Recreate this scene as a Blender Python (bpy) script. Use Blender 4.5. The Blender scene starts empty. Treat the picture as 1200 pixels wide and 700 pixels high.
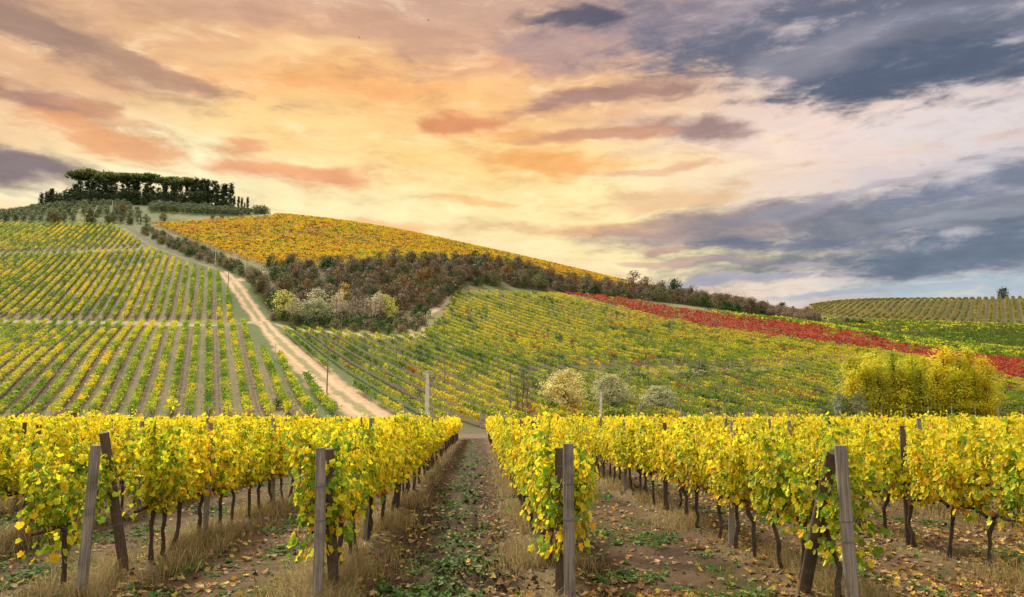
import bpy, math, random
import numpy as np

random.seed(11)
rng = np.random.default_rng(11)
R = math.radians
scene = bpy.context.scene
col = scene.collection

# ------------------------------------------------------------------ camera
CAM_H = 2.25
FPX = 900.0                      # focal length in pixels of the 1200x700 photograph
PITCH = math.atan2(120.0, FPX)
cam_d = bpy.data.cameras.new("camera")
cam = bpy.data.objects.new("camera", cam_d)
col.objects.link(cam)
cam.location = (0, 0, CAM_H)
cam.rotation_euler = (R(90) + PITCH, 0, 0)
cam_d.sensor_width = 36.0
cam_d.lens = 27.0
cam_d.clip_start = 0.1
cam_d.clip_end = 20000
scene.camera = cam
CP, SP = math.cos(PITCH), math.sin(PITCH)


def pdir(px, py):
    """direction through a point of the photograph, scaled to y = 1"""
    px = np.asarray(px, float); py = np.asarray(py, float)
    u = 350.0 - py
    vy = FPX * CP - u * SP
    return (px - 600.0) / vy, (FPX * SP + u * CP) / vy


def lin(r, g, b):
    f = lambda c: (c / 255 / 12.92) if c / 255 <= 0.04045 else ((c / 255 + 0.055) / 1.055) ** 2.4
    return (f(r), f(g), f(b), 1.0)


# ------------------------------------------------------------------ colour management
scene.view_settings.view_transform = 'Standard'
scene.view_settings.look = 'None'
scene.view_settings.gamma = 1
scene.view_settings.exposure = 0.48
scene.view_settings.use_curve_mapping = False
scene.render.engine = 'CYCLES'
scene.cycles.max_bounces = 6
scene.cycles.diffuse_bounces = 3
scene.cycles.glossy_bounces = 2
scene.cycles.transmission_bounces = 4
scene.cycles.transparent_max_bounces = 4

SUN_AZ, SUN_EL = R(-28), R(40)   # azimuth from +Y towards +X

# ------------------------------------------------------------------ world: Nishita sky under painted-by-nodes sunset clouds
world = bpy.data.worlds.new("World")
scene.world = world
world.use_nodes = True
wt = world.node_tree
wt.nodes.clear()


class NT:
    def __init__(s, t): s.t = t
    def n(s, kind, **kw):
        nd = s.t.nodes.new(kind)
        for k, v in kw.items(): setattr(nd, k, v)
        return nd
    def put(s, sock, v):
        if isinstance(v, bpy.types.NodeSocket): s.t.links.new(v, sock)
        else: sock.default_value = v
    def m(s, op, a, b=0.0, c=None, clamp=False):
        nd = s.n('ShaderNodeMath', operation=op, use_clamp=clamp)
        s.put(nd.inputs[0], a); s.put(nd.inputs[1], b)
        if c is not None: s.put(nd.inputs[2], c)
        return nd.outputs[0]
    def noise(s, vec, scale, detail=4, rough=0.55, dist=0.0, color=False, dims='3D'):
        nd = s.n('ShaderNodeTexNoise', noise_dimensions=dims)
        if vec is not None: s.put(nd.inputs['Vector'], vec)
        nd.inputs['Scale'].default_value = scale
        nd.inputs['Detail'].default_value = detail
        nd.inputs['Roughness'].default_value = rough
        nd.inputs['Distortion'].default_value = dist
        return nd.outputs['Color' if color else 'Fac']
    def mapping(s, vec, loc=(0, 0, 0), rot=(0, 0, 0), scale=(1, 1, 1), kind='POINT'):
        nd = s.n('ShaderNodeMapping', vector_type=kind)
        s.put(nd.inputs[0], vec)
        nd.inputs[1].default_value = loc; nd.inputs[2].default_value = rot; nd.inputs[3].default_value = scale
        return nd.outputs[0]
    def maprange(s, v, a, b, c=0.0, d=1.0, interp='SMOOTHSTEP'):
        nd = s.n('ShaderNodeMapRange', interpolation_type=interp)
        s.put(nd.inputs['Value'], v)
        for k, x in (('From Min', a), ('From Max', b), ('To Min', c), ('To Max', d)): s.put(nd.inputs[k], x)
        return nd.outputs['Result']
    def mix(s, fac, a, b, blend='MIX'):
        nd = s.n('ShaderNodeMix', data_type='RGBA', blend_type=blend)
        s.put(nd.inputs[0], fac); s.put(nd.inputs[6], a); s.put(nd.inputs[7], b)
        return nd.outputs[2]
    def ramp(s, fac, stops, interp='LINEAR'):
        nd = s.n('ShaderNodeValToRGB')
        s.put(nd.inputs[0], fac)
        cr = nd.color_ramp; cr.interpolation = interp
        while len(cr.elements) < len(stops): cr.elements.new(0.5)
        for e, (p, c) in zip(cr.elements, stops):
            e.position = p; e.color = c if len(c) == 4 else (*c, 1)
        return nd.outputs[0]


def build_world():
    T = NT(wt)
    tc = T.n('ShaderNodeTexCoord').outputs['Generated']
    sep = T.n('ShaderNodeSeparateXYZ'); T.put(sep.inputs[0], tc)
    X, Y, Z = sep.outputs
    az = T.m('ARCTAN2', X, Y)
    el = T.m('ARCSINE', Z)
    cmb = T.n('ShaderNodeCombineXYZ'); T.put(cmb.inputs[0], az); T.put(cmb.inputs[1], el)
    P = cmb.outputs[0]
    # domain warp: long streaks along the horizon
    nv = T.mapping(P, scale=(3.0, 8.5, 1))
    w1 = T.noise(nv, 1.6, 6, 0.6, 0.3)
    nv2 = T.mapping(P, rot=(0, 0, R(-7)), scale=(7.0, 24.0, 1))
    w2 = T.noise(nv2, 1.5, 6, 0.62, 0.5)
    wcol = T.noise(nv, 2.3, 4, 0.55, 0.0, color=True)
    off = T.n('ShaderNodeVectorMath', operation='MULTIPLY_ADD')
    T.put(off.inputs[0], wcol); off.inputs[1].default_value = (0.16, 0.05, 0); T.put(off.inputs[2], P)
    sub = T.n('ShaderNodeVectorMath', operation='SUBTRACT')
    T.put(sub.inputs[0], off.outputs[0]); sub.inputs[1].default_value = (0.08, 0.025, 0)
    PW = sub.outputs[0]
    w3 = T.noise(T.mapping(PW, rot=(0, 0, R(5)), scale=(13.0, 44.0, 1)), 1.0, 7, 0.62, 0.12)
    rag = T.m('ADD', T.m('ADD', T.m('MULTIPLY', w1, 0.5), T.m('MULTIPLY', w2, 0.42)), T.m('MULTIPLY', T.m('SUBTRACT', w3, 0.5), 0.42))
    w4 = T.noise(T.mapping(P, rot=(0, 0, R(-3)), scale=(34.0, 88.0, 1)), 1.0, 5, 0.6, 0.1)
    rag = T.m('ADD', rag, T.m('MULTIPLY', T.m('SUBTRACT', w4, 0.5), 0.16))
    rag = T.m('ADD', rag, 0.04)   # about 0.5 mean

    def blob(c, px, py, rx, ry, rot, colr, op, soft=0.6, ragged=0.0, warp=True):
        ax, ez = pdir(px, py)
        a0 = math.atan2(ax, 1); e0 = math.atan2(ez, math.hypot(ax, 1))
        k = 1.0 / (FPX * (1 + ax * ax) ** 0.5)
        mp = T.mapping(PW if warp else P, loc=(a0, e0, 0), rot=(0, 0, R(rot)), scale=(rx * k, ry * k, 1), kind='TEXTURE')
        ln = T.n('ShaderNodeVectorMath', operation='LENGTH'); T.put(ln.inputs[0], mp)
        r = ln.outputs['Value']
        if ragged:
            r = T.m('MULTIPLY_ADD', T.m('SUBTRACT', rag, 0.5), -ragged * 2, r)
        f = T.maprange(r, 1.0 - soft, 1.0 + soft * 0.6, op, 0.0)
        return T.mix(f, c, lin(*colr))

    # clear-sky base: physical sky, mostly veiled by thin high cloud
    sky = T.n('ShaderNodeTexSky', sky_type='NISHITA')
    sky.sun_disc = False
    sky.sun_elevation = SUN_EL
    sky.sun_rotation = SUN_AZ
    nish = T.mix(1.0, sky.outputs[0], (0.1, 0.1, 0.1, 1), 'MULTIPLY')
    elf = T.maprange(el, 0.0, 0.55, 0, 1, 'LINEAR')
    veil = T.ramp(elf, [(0.0, lin(250, 226, 185)), (0.25, lin(248, 214, 165)), (0.55, lin(236, 190, 145)), (0.8, lin(205, 168, 145)), (1.0, lin(175, 155, 150))])
    c = T.mix(0.92, nish, veil)
    B = lambda *a, **k: blob(c, *a, **k)
    # broad tints of the high veil
    c = B(1150, 250, 420, 330, 0, (190, 194, 206), .85, soft=.9, warp=False)
    c = B(910, 190, 230, 120, 0, (238, 214, 202), .75, soft=.9)
    c = B(420, 120, 430, 115, 0, (255, 196, 122), .85, soft=.9)
    c = B(60, 60, 240, 120, 10, (216, 172, 138), .6, soft=.9)
    c = B(560, 15, 330, 50, 0, (206, 166, 146), .75, soft=.9)
    c = B(430, 240, 400, 76, 0, (255, 238, 182), .92, soft=.95)
    c = B(200, 185, 120, 44, 0, (255, 246, 200), .95, soft=.9, ragged=.7)
    c = B(345, 150, 150, 34, 0, (255, 218, 150), .8, soft=.9, ragged=.9)
    c = B(60, 228, 150, 18, 0, (255, 242, 200), .9, soft=.9)
    c = B(670, 245, 170, 58, -5, (255, 232, 168), .9, soft=.95, ragged=.6)
    c = B(770, 185, 150, 24, -6, (255, 228, 172), .85, soft=.9, ragged=.9)
    c = B(560, 190, 200, 36, 0, (255, 212, 134), .7, soft=.9, ragged=.9)
    c = B(820, 298, 220, 30, 0, (255, 236, 172), .9, soft=.95, ragged=.6)
    c = B(900, 345, 240, 16, 0, (242, 220, 200), .8, soft=.9)
    c = B(1150, 337, 190, 20, 0, (160, 186, 200), .9, soft=.9)
    c = B(960, 158, 230, 36, -4, (244, 218, 204), .85, soft=.9, ragged=.9)
    c = B(1130, 155, 140, 34, -3, (222, 214, 216), .8, soft=.9, ragged=.9)
    # fine streaks in the veil
    c = T.mix(T.maprange(w2, .50, .70, 0, .26), c, lin(226, 164, 120))
    c = T.mix(T.maprange(w3, .48, .30, 0, .30), c, lin(255, 240, 196))
    c = T.mix(T.maprange(w3, .54, .72, 0, .16), c, lin(190, 150, 136))
    B2 = lambda *a, **k: blob(c, *a, **k)
    # left: brown-mauve banks with orange undersides
    c = B2(15, 18, 90, 22, -8, (156, 128, 118), .85, soft=.5, ragged=1.3)
    c = B2(120, 62, 170, 30, -13, (170, 138, 122), .80, soft=.58, ragged=1.25)
    c = B2(200, 86, 90, 13, -10, (186, 146, 122), .8, soft=.5, ragged=1.3)
    c = B2(70, 126, 82, 17, -9, (168, 128, 114), .95, soft=.58, ragged=1.2)
    c = B2(120, 168, 100, 22, -8, (232, 166, 118), .9, soft=.5, ragged=1.2)
    c = B2(28, 197, 100, 25, -4, (132, 118, 122), .97, soft=.58, ragged=1.0)
    c = B2(130, 140, 70, 9, -8, (214, 158, 120), .7, soft=.5, ragged=1.3)
    c = B2(240, 10, 130, 20, 0, (206, 164, 136), .6, soft=.7, ragged=1.2)
    c = B2(345, 203, 112, 12, 1, (238, 168, 122), .92, soft=.58, ragged=1.1)
    c = B2(297, 175, 34, 9, 3, (238, 174, 126), .9, soft=.58, ragged=1.1)
    c = B2(548, 147, 52, 15, 5, (222, 150, 106), .93, soft=.58, ragged=1.2)
    c = B2(440, 262, 76, 7, -3, (250, 198, 138), .9, soft=.58, ragged=.9)
    c = B2(565, 240, 44, 6, -8, (248, 194, 128), .8, soft=.5, ragged=.9)
    c = B2(400, 100, 150, 11, 2, (242, 172, 112), .6, soft=.7, ragged=1.3)
    c = B2(470, 42, 200, 20, -2, (204, 160, 136), .6, soft=.7, ragged=1.3)
    c = B2(330, 60, 120, 8, 8, (255, 214, 156), .6, soft=.7, ragged=1.3)
    # centre
    c = B2(580, 78, 120, 15, 6, (206, 152, 126), .65, soft=.6, ragged=1.2)
    c = B2(690, 52, 170, 32, 4, (182, 152, 148), .85, soft=.55, ragged=1.2)
    c = B2(710, 113, 130, 15, 7, (172, 134, 122), .95, soft=.58, ragged=1.0)
    c = B2(650, 197, 96, 19, -6, (242, 176, 108), .92, soft=.58, ragged=1.0)
    c = B2(630, 165, 70, 9, -6, (240, 176, 114), .75, soft=.5, ragged=1.0)
    c = B2(815, 151, 76, 16, -3, (158, 130, 126), .96, soft=.52, ragged=1.0)
    c = B2(705, 160, 90, 8, 4, (204, 150, 122), .85, soft=.58, ragged=.9)
    c = B2(770, 205, 70, 7, 8, (226, 176, 142), .7, soft=.5, ragged=1.0)
    c = B2(780, 236, 110, 12, 4, (232, 188, 146), .7, soft=.6, ragged=1.2)
    # slate mass, upper right
    c = B2(870, 20, 200, 44, -4, (136, 130, 144), .85, soft=.55, ragged=1.4)
    c = B2(1090, 34, 330, 74, -3, (104, 111, 130), .95, soft=.5, ragged=1.5)
    c = B2(1120, 76, 200, 32, -3, (88, 100, 121), .85, soft=.5, ragged=1.6)
    c = B2(682, 22, 62, 13, -6, (92, 92, 110), .9, soft=.58, ragged=.9)
    c = B2(960, 62, 90, 22, 10, (172, 166, 176), .45, soft=.7, ragged=1.8)
    c = B2(1060, 22, 120, 12, 4, (140, 142, 158), .45, soft=.7, ragged=1.8)
    # wedge of cloud widening to the right
    c = B2(740, 268, 150, 12, 0, (222, 172, 128), .9, soft=.58, ragged=1.0)
    c = B2(860, 264, 190, 24, 4, (166, 148, 146), .92, soft=.58, ragged=1.0)
    c = B2(1110, 250, 330, 52, 7, (118, 127, 142), .90, soft=.62, ragged=1.4)
    c = B2(1160, 294, 210, 30, 3, (100, 116, 136), .92, soft=.58, ragged=1.4)
    c = B2(1190, 205, 160, 16, 8, (122, 130, 150), .8, soft=.5, ragged=1.2)
    c = B2(1020, 222, 130, 8, 9, (164, 160, 172), .65, soft=.6, ragged=1.5)
    c = B2(1090, 262, 110, 6, 5, (160, 162, 176), .6, soft=.6, ragged=1.6)
    c = B2(930, 281, 120, 7, 0, (112, 118, 140), .8, soft=.5, ragged=1.2)
    # thin bars near the horizon
    c = B2(832, 305, 44, 4, 0, (168, 152, 158), .92, soft=.52, ragged=.8)
    c = B2(930, 310, 46, 3, -2, (170, 162, 172), .85, soft=.52, ragged=.8)
    c = B2(850, 328, 100, 5, 1, (166, 166, 182), .9, soft=.58, ragged=.9)
    c = B2(770, 308, 60, 4, 1, (214, 180, 158), .8, soft=.5, ragged=.9)
    c = B2(785, 289, 30, 4, 3, (196, 160, 142), .8, soft=.5, ragged=.9)
    c = B2(1010, 345, 130, 5, 1, (170, 178, 192), .8, soft=.5, ragged=.9)
    lum = T.maprange(rag, .34, .70, 1.15, .86, 'LINEAR')
    slate = T.maprange(az, .16, .42, 0, 1)
    c = T.mix(T.m('MULTIPLY', slate, T.maprange(rag, .50, .36, 0, .42)), c, lin(176, 172, 182))
    cl = T.n('ShaderNodeCombineXYZ')
    for i in range(3): T.put(cl.inputs[i], lum)
    c = T.mix(1.0, c, cl.outputs[0], 'MULTIPLY')
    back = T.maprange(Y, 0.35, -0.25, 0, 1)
    c = T.mix(back, c, (BACK_FILL[0], BACK_FILL[1], BACK_FILL[2], 1))
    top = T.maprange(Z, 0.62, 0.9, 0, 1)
    c = T.mix(top, c, (TOP_FILL[0], TOP_FILL[1], TOP_FILL[2], 1))
    c10 = T.mix(1.0, c, (10, 10, 10, 1), 'MULTIPLY')
    bg = T.n('ShaderNodeBackground')
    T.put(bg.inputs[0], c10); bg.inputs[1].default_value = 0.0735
    out = T.n('ShaderNodeOutputWorld')
    wt.links.new(bg.outputs[0], out.inputs[0])


BACK_FILL = (1.35, 1.24, 1.10)  # sky behind the camera, brightened as added fill for the foreground
TOP_FILL = (1.1, 1.05, 1.0)  # overhead sky, also raised as added fill light
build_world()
world.cycles.sampling_method = 'MANUAL'
world.cycles.sample_map_resolution = 512

sun_d = bpy.data.lights.new("sun", 'SUN')
sun = bpy.data.objects.new("sun", sun_d)
col.objects.link(sun)
sun_d.energy = 5.0
sun_d.angle = R(11)
sun_d.color = (1.0, 0.92, 0.76)
sun.rotation_euler = (R(90) - SUN_EL, 0, -SUN_AZ + math.pi)
sun.rotation_euler = (-(R(90) - SUN_EL), 0, -SUN_AZ)


# ------------------------------------------------------------------ numpy noise
def _hash(ix, iy):
    h = (ix.astype(np.int64) * 374761393 + iy.astype(np.int64) * 668265263) & 0xffffffff
    h = ((h ^ (h >> 13)) * 1274126177) & 0xffffffff
    return ((h ^ (h >> 16)) & 0xffff) / 65535.0


def vnoise(x, y):
    xi = np.floor(x); yi = np.floor(y); fx = x - xi; fy = y - yi
    fx = fx * fx * (3 - 2 * fx); fy = fy * fy * (3 - 2 * fy)
    a = _hash(xi, yi); b = _hash(xi + 1, yi); c_ = _hash(xi, yi + 1); d = _hash(xi + 1, yi + 1)
    return (a * (1 - fx) + b * fx) * (1 - fy) + (c_ * (1 - fx) + d * fx) * fy


def fbm(x, y, o=4):
    s = 0; a = 0.5; t = 0
    for i in range(o):
        s = s + a * vnoise(x * 2 ** i + 17.3 * i, y * 2 ** i - 9.1 * i); t += a; a *= 0.5
    return s / t


def smooth(a, b, x):
    t = np.clip((x - a) / (b - a), 0, 1)
    return t * t * (3 - 2 * t)


# ------------------------------------------------------------------ terrain: thin-plate surface through surveyed points
SLOPE = 0.0185
CTRL = []
for y_ in (-30, 0, 15, 30, 45, 60, 75):
    for x_ in (-60, -40, -20, 0, 20, 40, 60):
        CTRL.append((x_ * (1 if y_ > 0 else 1), y_, -SLOPE * y_))
PTS = [
    # left hill
    (-80, 489, 107), (0, 488, 107), (120, 488, 107), (240, 488, 106), (330, 488, 102), (400, 487, 98),
    (-80, 440, 131), (0, 440, 131), (120, 440, 131), (240, 440, 131), (330, 440, 129),
    (-80, 378, 188), (0, 378, 188), (120, 378, 188), (240, 379, 188), (290, 380, 186),
    (0, 340, 225), (150, 340, 226), (250, 335, 228),
    (-80, 318, 252), (0, 318, 254), (120, 318, 254), (230, 314, 256),
    (-80, 298, 288), (0, 298, 288), (150, 292, 292), (190, 296, 286),
    (-80, 265, 355), (0, 265, 358), (130, 265, 358),
    (-80, 258, 410), (0, 253.5, 418), (75, 244, 440), (140, 242, 445), (200, 244, 445), (260, 248, 445), (315, 253, 440),
    # road edge and bank
    (430, 485, 99), (400, 463, 113), (370, 440, 129), (335, 410, 152), (305, 375, 184), (282, 345, 218), (270, 328, 240),
    (252, 311, 262), (200, 285, 312), (160, 270, 345),
    # orange field
    (178, 262, 372), (250, 258, 385), (318, 315, 258), (330, 254, 440), (400, 262, 440), (480, 275, 432), (560, 292, 420), (650, 312, 412), (727, 330, 400),
    (330, 285, 330), (450, 295, 335),
    (400, 312, 275), (500, 306, 300), (600, 314, 318),
    # wood
    (300, 335, 228), (400, 355, 218), (480, 362, 218), (400, 335, 245), (480, 330, 262),
    # middle field
    (560, 497, 88), (480, 470, 105), (409, 437, 129), (509, 440, 122), (326, 383, 184), (400, 391, 175), (460, 397, 168), (490, 396, 168), (525, 358, 232),
    (560, 347, 247), (530, 344, 254), (640, 347, 250), (703, 397, 176), (600, 400, 172), (700, 352, 242), (800, 364, 230),
    (700, 432, 134), (700, 485, 97), (600, 440, 126), (900, 431, 135), (900, 486, 97), (860, 392, 188), (900, 378, 216), (1000, 394, 195),
    (1000, 440, 128), (1000, 486, 97), (1070, 411, 180), (1150, 440, 137), (1200, 432, 160), (1200, 486, 97), (1200, 456, 124), (1280, 456, 124), (1280, 486, 97),
    # behind the crest and far right
    (650, 340, 285), (740, 350, 275), (800, 356, 280), (900, 372, 270), (640, 328, 330), (800, 352, 330), (930, 370, 330),
    (1000, 388, 285), (1100, 389, 300), (1200, 389, 305), (1280, 389, 305), (1100, 404, 235), (1200, 412, 225), (1280, 414, 225),
    (960, 375, 350), (1060, 378, 350), (1200, 382, 350), (1280, 382, 350),
    (950, 371, 430), (1010, 372, 430), (1200, 372, 420), (950, 362, 560), (1040, 357.5, 560), (1200, 352.5, 560), (1280, 350, 560),
]
for px, py, d in PTS:
    a, e = pdir(px, py)
    CTRL.append((float(a) * d, d, CAM_H + float(e) * d))
for x_, y_, z_ in [(-420, 650, 70), (-200, 650, 85), (-60, 650, 70), (60, 650, 45), (170, 640, 30), (300, 700, 50), (500, 700, 60), (-300, 520, 100), (-200, 520, 103),
                   (-110, 560, 95), (0, 520, 70), (80, 520, 55), (-450, 350, 55), (-300, 150, 15), (-250, 60, 0), (300, 60, -2), (420, 300, 30)]:
    CTRL.append((x_, y_, z_))
CTRL = np.array(CTRL)
CX = CTRL[:, :2] / 100.0


def _tps(r2):
    return np.where(r2 > 1e-12, 0.5 * r2 * np.log(np.maximum(r2, 1e-12)), 0.0)


def _solve():
    n = len(CX)
    K = _tps(((CX[:, None, :] - CX[None, :, :]) ** 2).sum(-1)) + np.eye(n) * 2e-4
    Pm = np.hstack([np.ones((n, 1)), CX])
    A = np.zeros((n + 3, n + 3)); A[:n, :n] = K; A[:n, n:] = Pm; A[n:, :n] = Pm.T
    b = np.zeros(n + 3); b[:n] = CTRL[:, 2]
    return np.linalg.solve(A, b)


_W = _solve()


def tps_height(x, y):
    x = np.asarray(x, float); y = np.asarray(y, float)
    sh = np.broadcast(x, y).shape
    X = np.stack([np.broadcast_to(x, sh).ravel(), np.broadcast_to(y, sh).ravel()], 1) / 100.0
    out = np.empty(len(X))
    n = len(CX)
    for i in range(0, len(X), 40000):
        q = X[i:i + 40000]
        r2 = (q[:, 0:1] - CX[:, 0]) ** 2 + (q[:, 1:2] - CX[:, 1]) ** 2
        out[i:i + 40000] = _tps(r2) @ _W[:n] + _W[n] + q @ _W[n + 1:]
    return out.reshape(sh)


# regular cache of the smooth height, used by every query
GX0, GX1, GY0, GY1, GS = -620.0, 620.0, -120.0, 820.0, 2.5
_gx = np.arange(GX0, GX1 + .1, GS); _gy = np.arange(GY0, GY1 + .1, GS)
_GH = tps_height(_gx[None, :], _gy[:, None])
_fx = np.minimum((_gx - GX0) / 200, (GX1 - _gx) / 200); _fy = np.minimum((_gy - GY0) / 60, (GY1 - _gy) / 120)
_fade = smooth(0, 1, np.minimum(_fx[None, :], _fy[:, None]))
_GH = _GH * _fade + (-2.0) * (1 - _fade)


def base_h(x, y):
    x = np.asarray(x, float); y = np.asarray(y, float)
    u = np.clip((x - GX0) / GS, 0, len(_gx) - 1.001); v = np.clip((y - GY0) / GS, 0, len(_gy) - 1.001)
    i = u.astype(int); j = v.astype(int); fu = u - i; fv = v - j
    return (_GH[j, i] * (1 - fu) + _GH[j, i + 1] * fu) * (1 - fv) + (_GH[j + 1, i] * (1 - fu) + _GH[j + 1, i + 1] * fu) * fv


# foreground vineyard frame
ROW_AZ = R(-2.5)
TANR = math.tan(ROW_AZ)
rowX = lambda x, y: x - TANR * y          # row offset of a ground point
ROWS = {}                                 # index -> (offset, start y)
ROWS[-1] = (-1.91, 9.3); ROWS[-2] = (-4.92, 9.65); ROWS[-3] = (-8.25, 10.0)
ROWS[1] = (1.05, 9.0); ROWS[2] = (4.28, 8.9); ROWS[3] = (7.25, 8.8)
for k in range(4, 17): ROWS[k] = (7.25 + 3.0 * (k - 3), 8.8)
for k in range(4, 17): ROWS[-k] = (-8.25 - 3.0 * (k - 3), 10.0)
ROW_OFF = np.array(sorted(v[0] for v in ROWS.values()))
ROW_END = 74.0


def row_dist(x, y):
    X = rowX(x, y)
    i = np.clip(np.searchsorted(ROW_OFF, X), 1, len(ROW_OFF) - 1)
    return np.minimum(np.abs(X - ROW_OFF[i - 1]), np.abs(X - ROW_OFF[i]))


def micro(x, y):
    """clods, ruts and banks of the near vineyard soil"""
    near = 1 - smooth(55, 90, y)
    near = near * (1 - smooth(40, 80, np.abs(x)))
    dr = row_dist(x, y)
    X = rowX(x, y)
    bank = 0.09 * np.exp(-(dr / 0.45) ** 2)
    tilled = np.exp(-((X + 0.43) / 1.1) ** 4)
    big = (fbm(x * 2.2, y * 2.2, 3) - .5) * (0.05 + 0.05 * tilled)
    clod = np.maximum(0, fbm(x * 7, y * 7, 3) - .5) * (0.08 + 0.24 * tilled)
    return near * (bank + big + clod)


def gz(x, y):
    return base_h(x, y) + micro(np.asarray(x, float), np.asarray(y, float))


def unproj(px, py, dmin=60.0, dmax=620.0):
    a, e = pdir(px, py)
    d = np.arange(dmin, dmax, 0.5)
    gap = CAM_H + float(e) * d - base_h(float(a) * d, d)
    k = np.where(gap <= 0)[0]
    dd = d[k[0]] if len(k) else d[np.argmin(gap)]
    return np.array((float(a) * dd, dd))


def upoly(pts, **kw):
    return np.array([unproj(*p, **kw) for p in pts])


def at(px, d):
    """plan point under a column of the photograph at a known distance"""
    py = 250 if d > 345 else (330 if d > 180 else 450)
    if px > 880 and d > 250: py = 360
    return np.array((float(pdir(px, py)[0]) * d, d))


def inpoly(poly, x, y):
    c = np.zeros(np.shape(x), bool)
    j = len(poly) - 1
    for i in range(len(poly)):
        xi, yi = poly[i]; xj, yj = poly[j]
        with np.errstate(divide='ignore', invalid='ignore'):
            c ^= ((yi > y) != (yj > y)) & (x < (xj - xi) * (y - yi) / (yj - yi + 1e-12) + xi)
        j = i
    return c


def linedist(pts, x, y):
    best = np.full(np.shape(x), 1e9)
    for (x0, y0), (x1, y1) in zip(pts[:-1], pts[1:]):
        dx, dy = x1 - x0, y1 - y0
        t = np.clip(((x - x0) * dx + (y - y0) * dy) / (dx * dx + dy * dy + 1e-9), 0, 1)
        best = np.minimum(best, np.hypot(x - x0 - t * dx, y - y0 - t * dy))
    return best


# ------------------------------------------------------------------ plan of the fields (vineyard parcels)
F_TOP = upoly([(-210, 264), (131, 264), (172, 289), (154, 291), (0, 297), (-210, 299)])
F_UPPER = upoly([(-210, 303), (0, 301), (154, 294), (178, 293), (205, 306), (235, 317), (253, 318), (259, 326), (267, 345), (269, 376), (150, 375), (0, 373), (-210, 372)])
F_LOWER = upoly([(-210, 380), (0, 380), (150, 381), (290, 381), (293, 394), (311, 416), (329, 421), (380, 460), (414, 490), (200, 491), (-210, 491)])
F_MID = upoly([(328, 384), (400, 393), (455, 399), (490, 397), (520, 372), (535, 345.5), (600, 345.5), (655, 348), (760, 373), (860, 393), (960, 406), (1000, 412), (1060, 420),
               (1160, 447), (1270, 462), (1270, 495), (900, 496), (640, 500), (548, 502), (460, 488), (402, 447), (362, 419), (335, 394)])
F_GAP = upoly([(560, 441), (640, 437), (760, 434), (900, 430), (1000, 424), (1000, 428), (900, 434.5), (760, 438.5), (640, 442)])
F_RED = upoly([(650, 346), (700, 350), (800, 366), (900, 379), (1000, 394), (1060, 409), (1170, 424), (1270, 434), (1270, 462), (1160, 447), (1060, 420), (1000, 412), (960, 406), (860, 393), (760, 373)])
F_STRIP = upoly([(780, 362), (900, 375), (960, 381), (1080, 400), (1200, 412), (1270, 414), (1270, 432), (1170, 423), (1060, 408), (1000, 393), (900, 378), (800, 365)])
F_DARK = upoly([(1015, 391), (1200, 388.7), (1270, 388.2), (1270, 413), (1200, 411), (1080, 399)])
F_BAND = upoly([(962, 375), (1010, 377), (1200, 383), (1270, 384), (1270, 388), (1200, 388.5), (1010, 389), (980, 382)])
F_FAR = np.vstack([[at(948, 555), at(1040, 566), at(1200, 566), at(1270, 566)], upoly([(1270, 381), (1200, 380), (1010, 374), (956, 368)])])
F_ORANGE = np.vstack([upoly([(177, 264), (250, 259.5), (318, 255.5)]), [at(330, 446), at(400, 446), at(480, 438), at(560, 426), at(650, 418), at(735, 404)],
                      [at(727, 372), at(640, 335), at(600, 318)], upoly([(560, 309), (500, 307), (400, 313), (318, 316)])])
ROAD = upoly([(436, 489), (425, 481), (400, 463), (372, 440), (352, 422), (335, 408), (316, 388), (302, 372), (290, 355), (277, 338), (270, 328), (262, 320)])
ROAD_UP = upoly([(262, 320), (250, 314), (232, 309), (205, 299), (180, 290), (160, 277), (143, 267)])
BRANCH = upoly([(274, 330), (290, 326), (312, 320)])
TERRACE = upoly([(-210, 376), (0, 376.5), (150, 378.5), (305, 379)])
TERRACE2 = upoly([(-210, 301), (0, 299.5), (154, 292.5), (172, 291)])
HEADLAND = upoly([(330, 382), (400, 390), (455, 396), (490, 394), (488, 386), (480, 380)])
PATH = upoly([(478, 381), (486, 377), (500, 369), (515, 360), (523, 352), (524, 346)])
SCRUB_POLY = upoly([(170, 268), (205, 283), (240, 293), (262, 306), (296, 320), (300, 335), (276, 322), (258, 312), (232, 303), (205, 293), (183, 283), (166, 272)])
W_MAIN = np.array([at(*p) for p in [(296, 232), (314, 256), (400, 274), (500, 302), (560, 312), (600, 322), (727, 342), (830, 335), (895, 335), (895, 285), (860, 262), (760, 262), (650, 276), (575, 270), (540, 264), (527, 252), (522, 240), (512, 226), (496, 214), (440, 214), (380, 214), (320, 206)]])
ROW_DIR = {'left': R(-22), 'mid': R(-26)}


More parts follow.
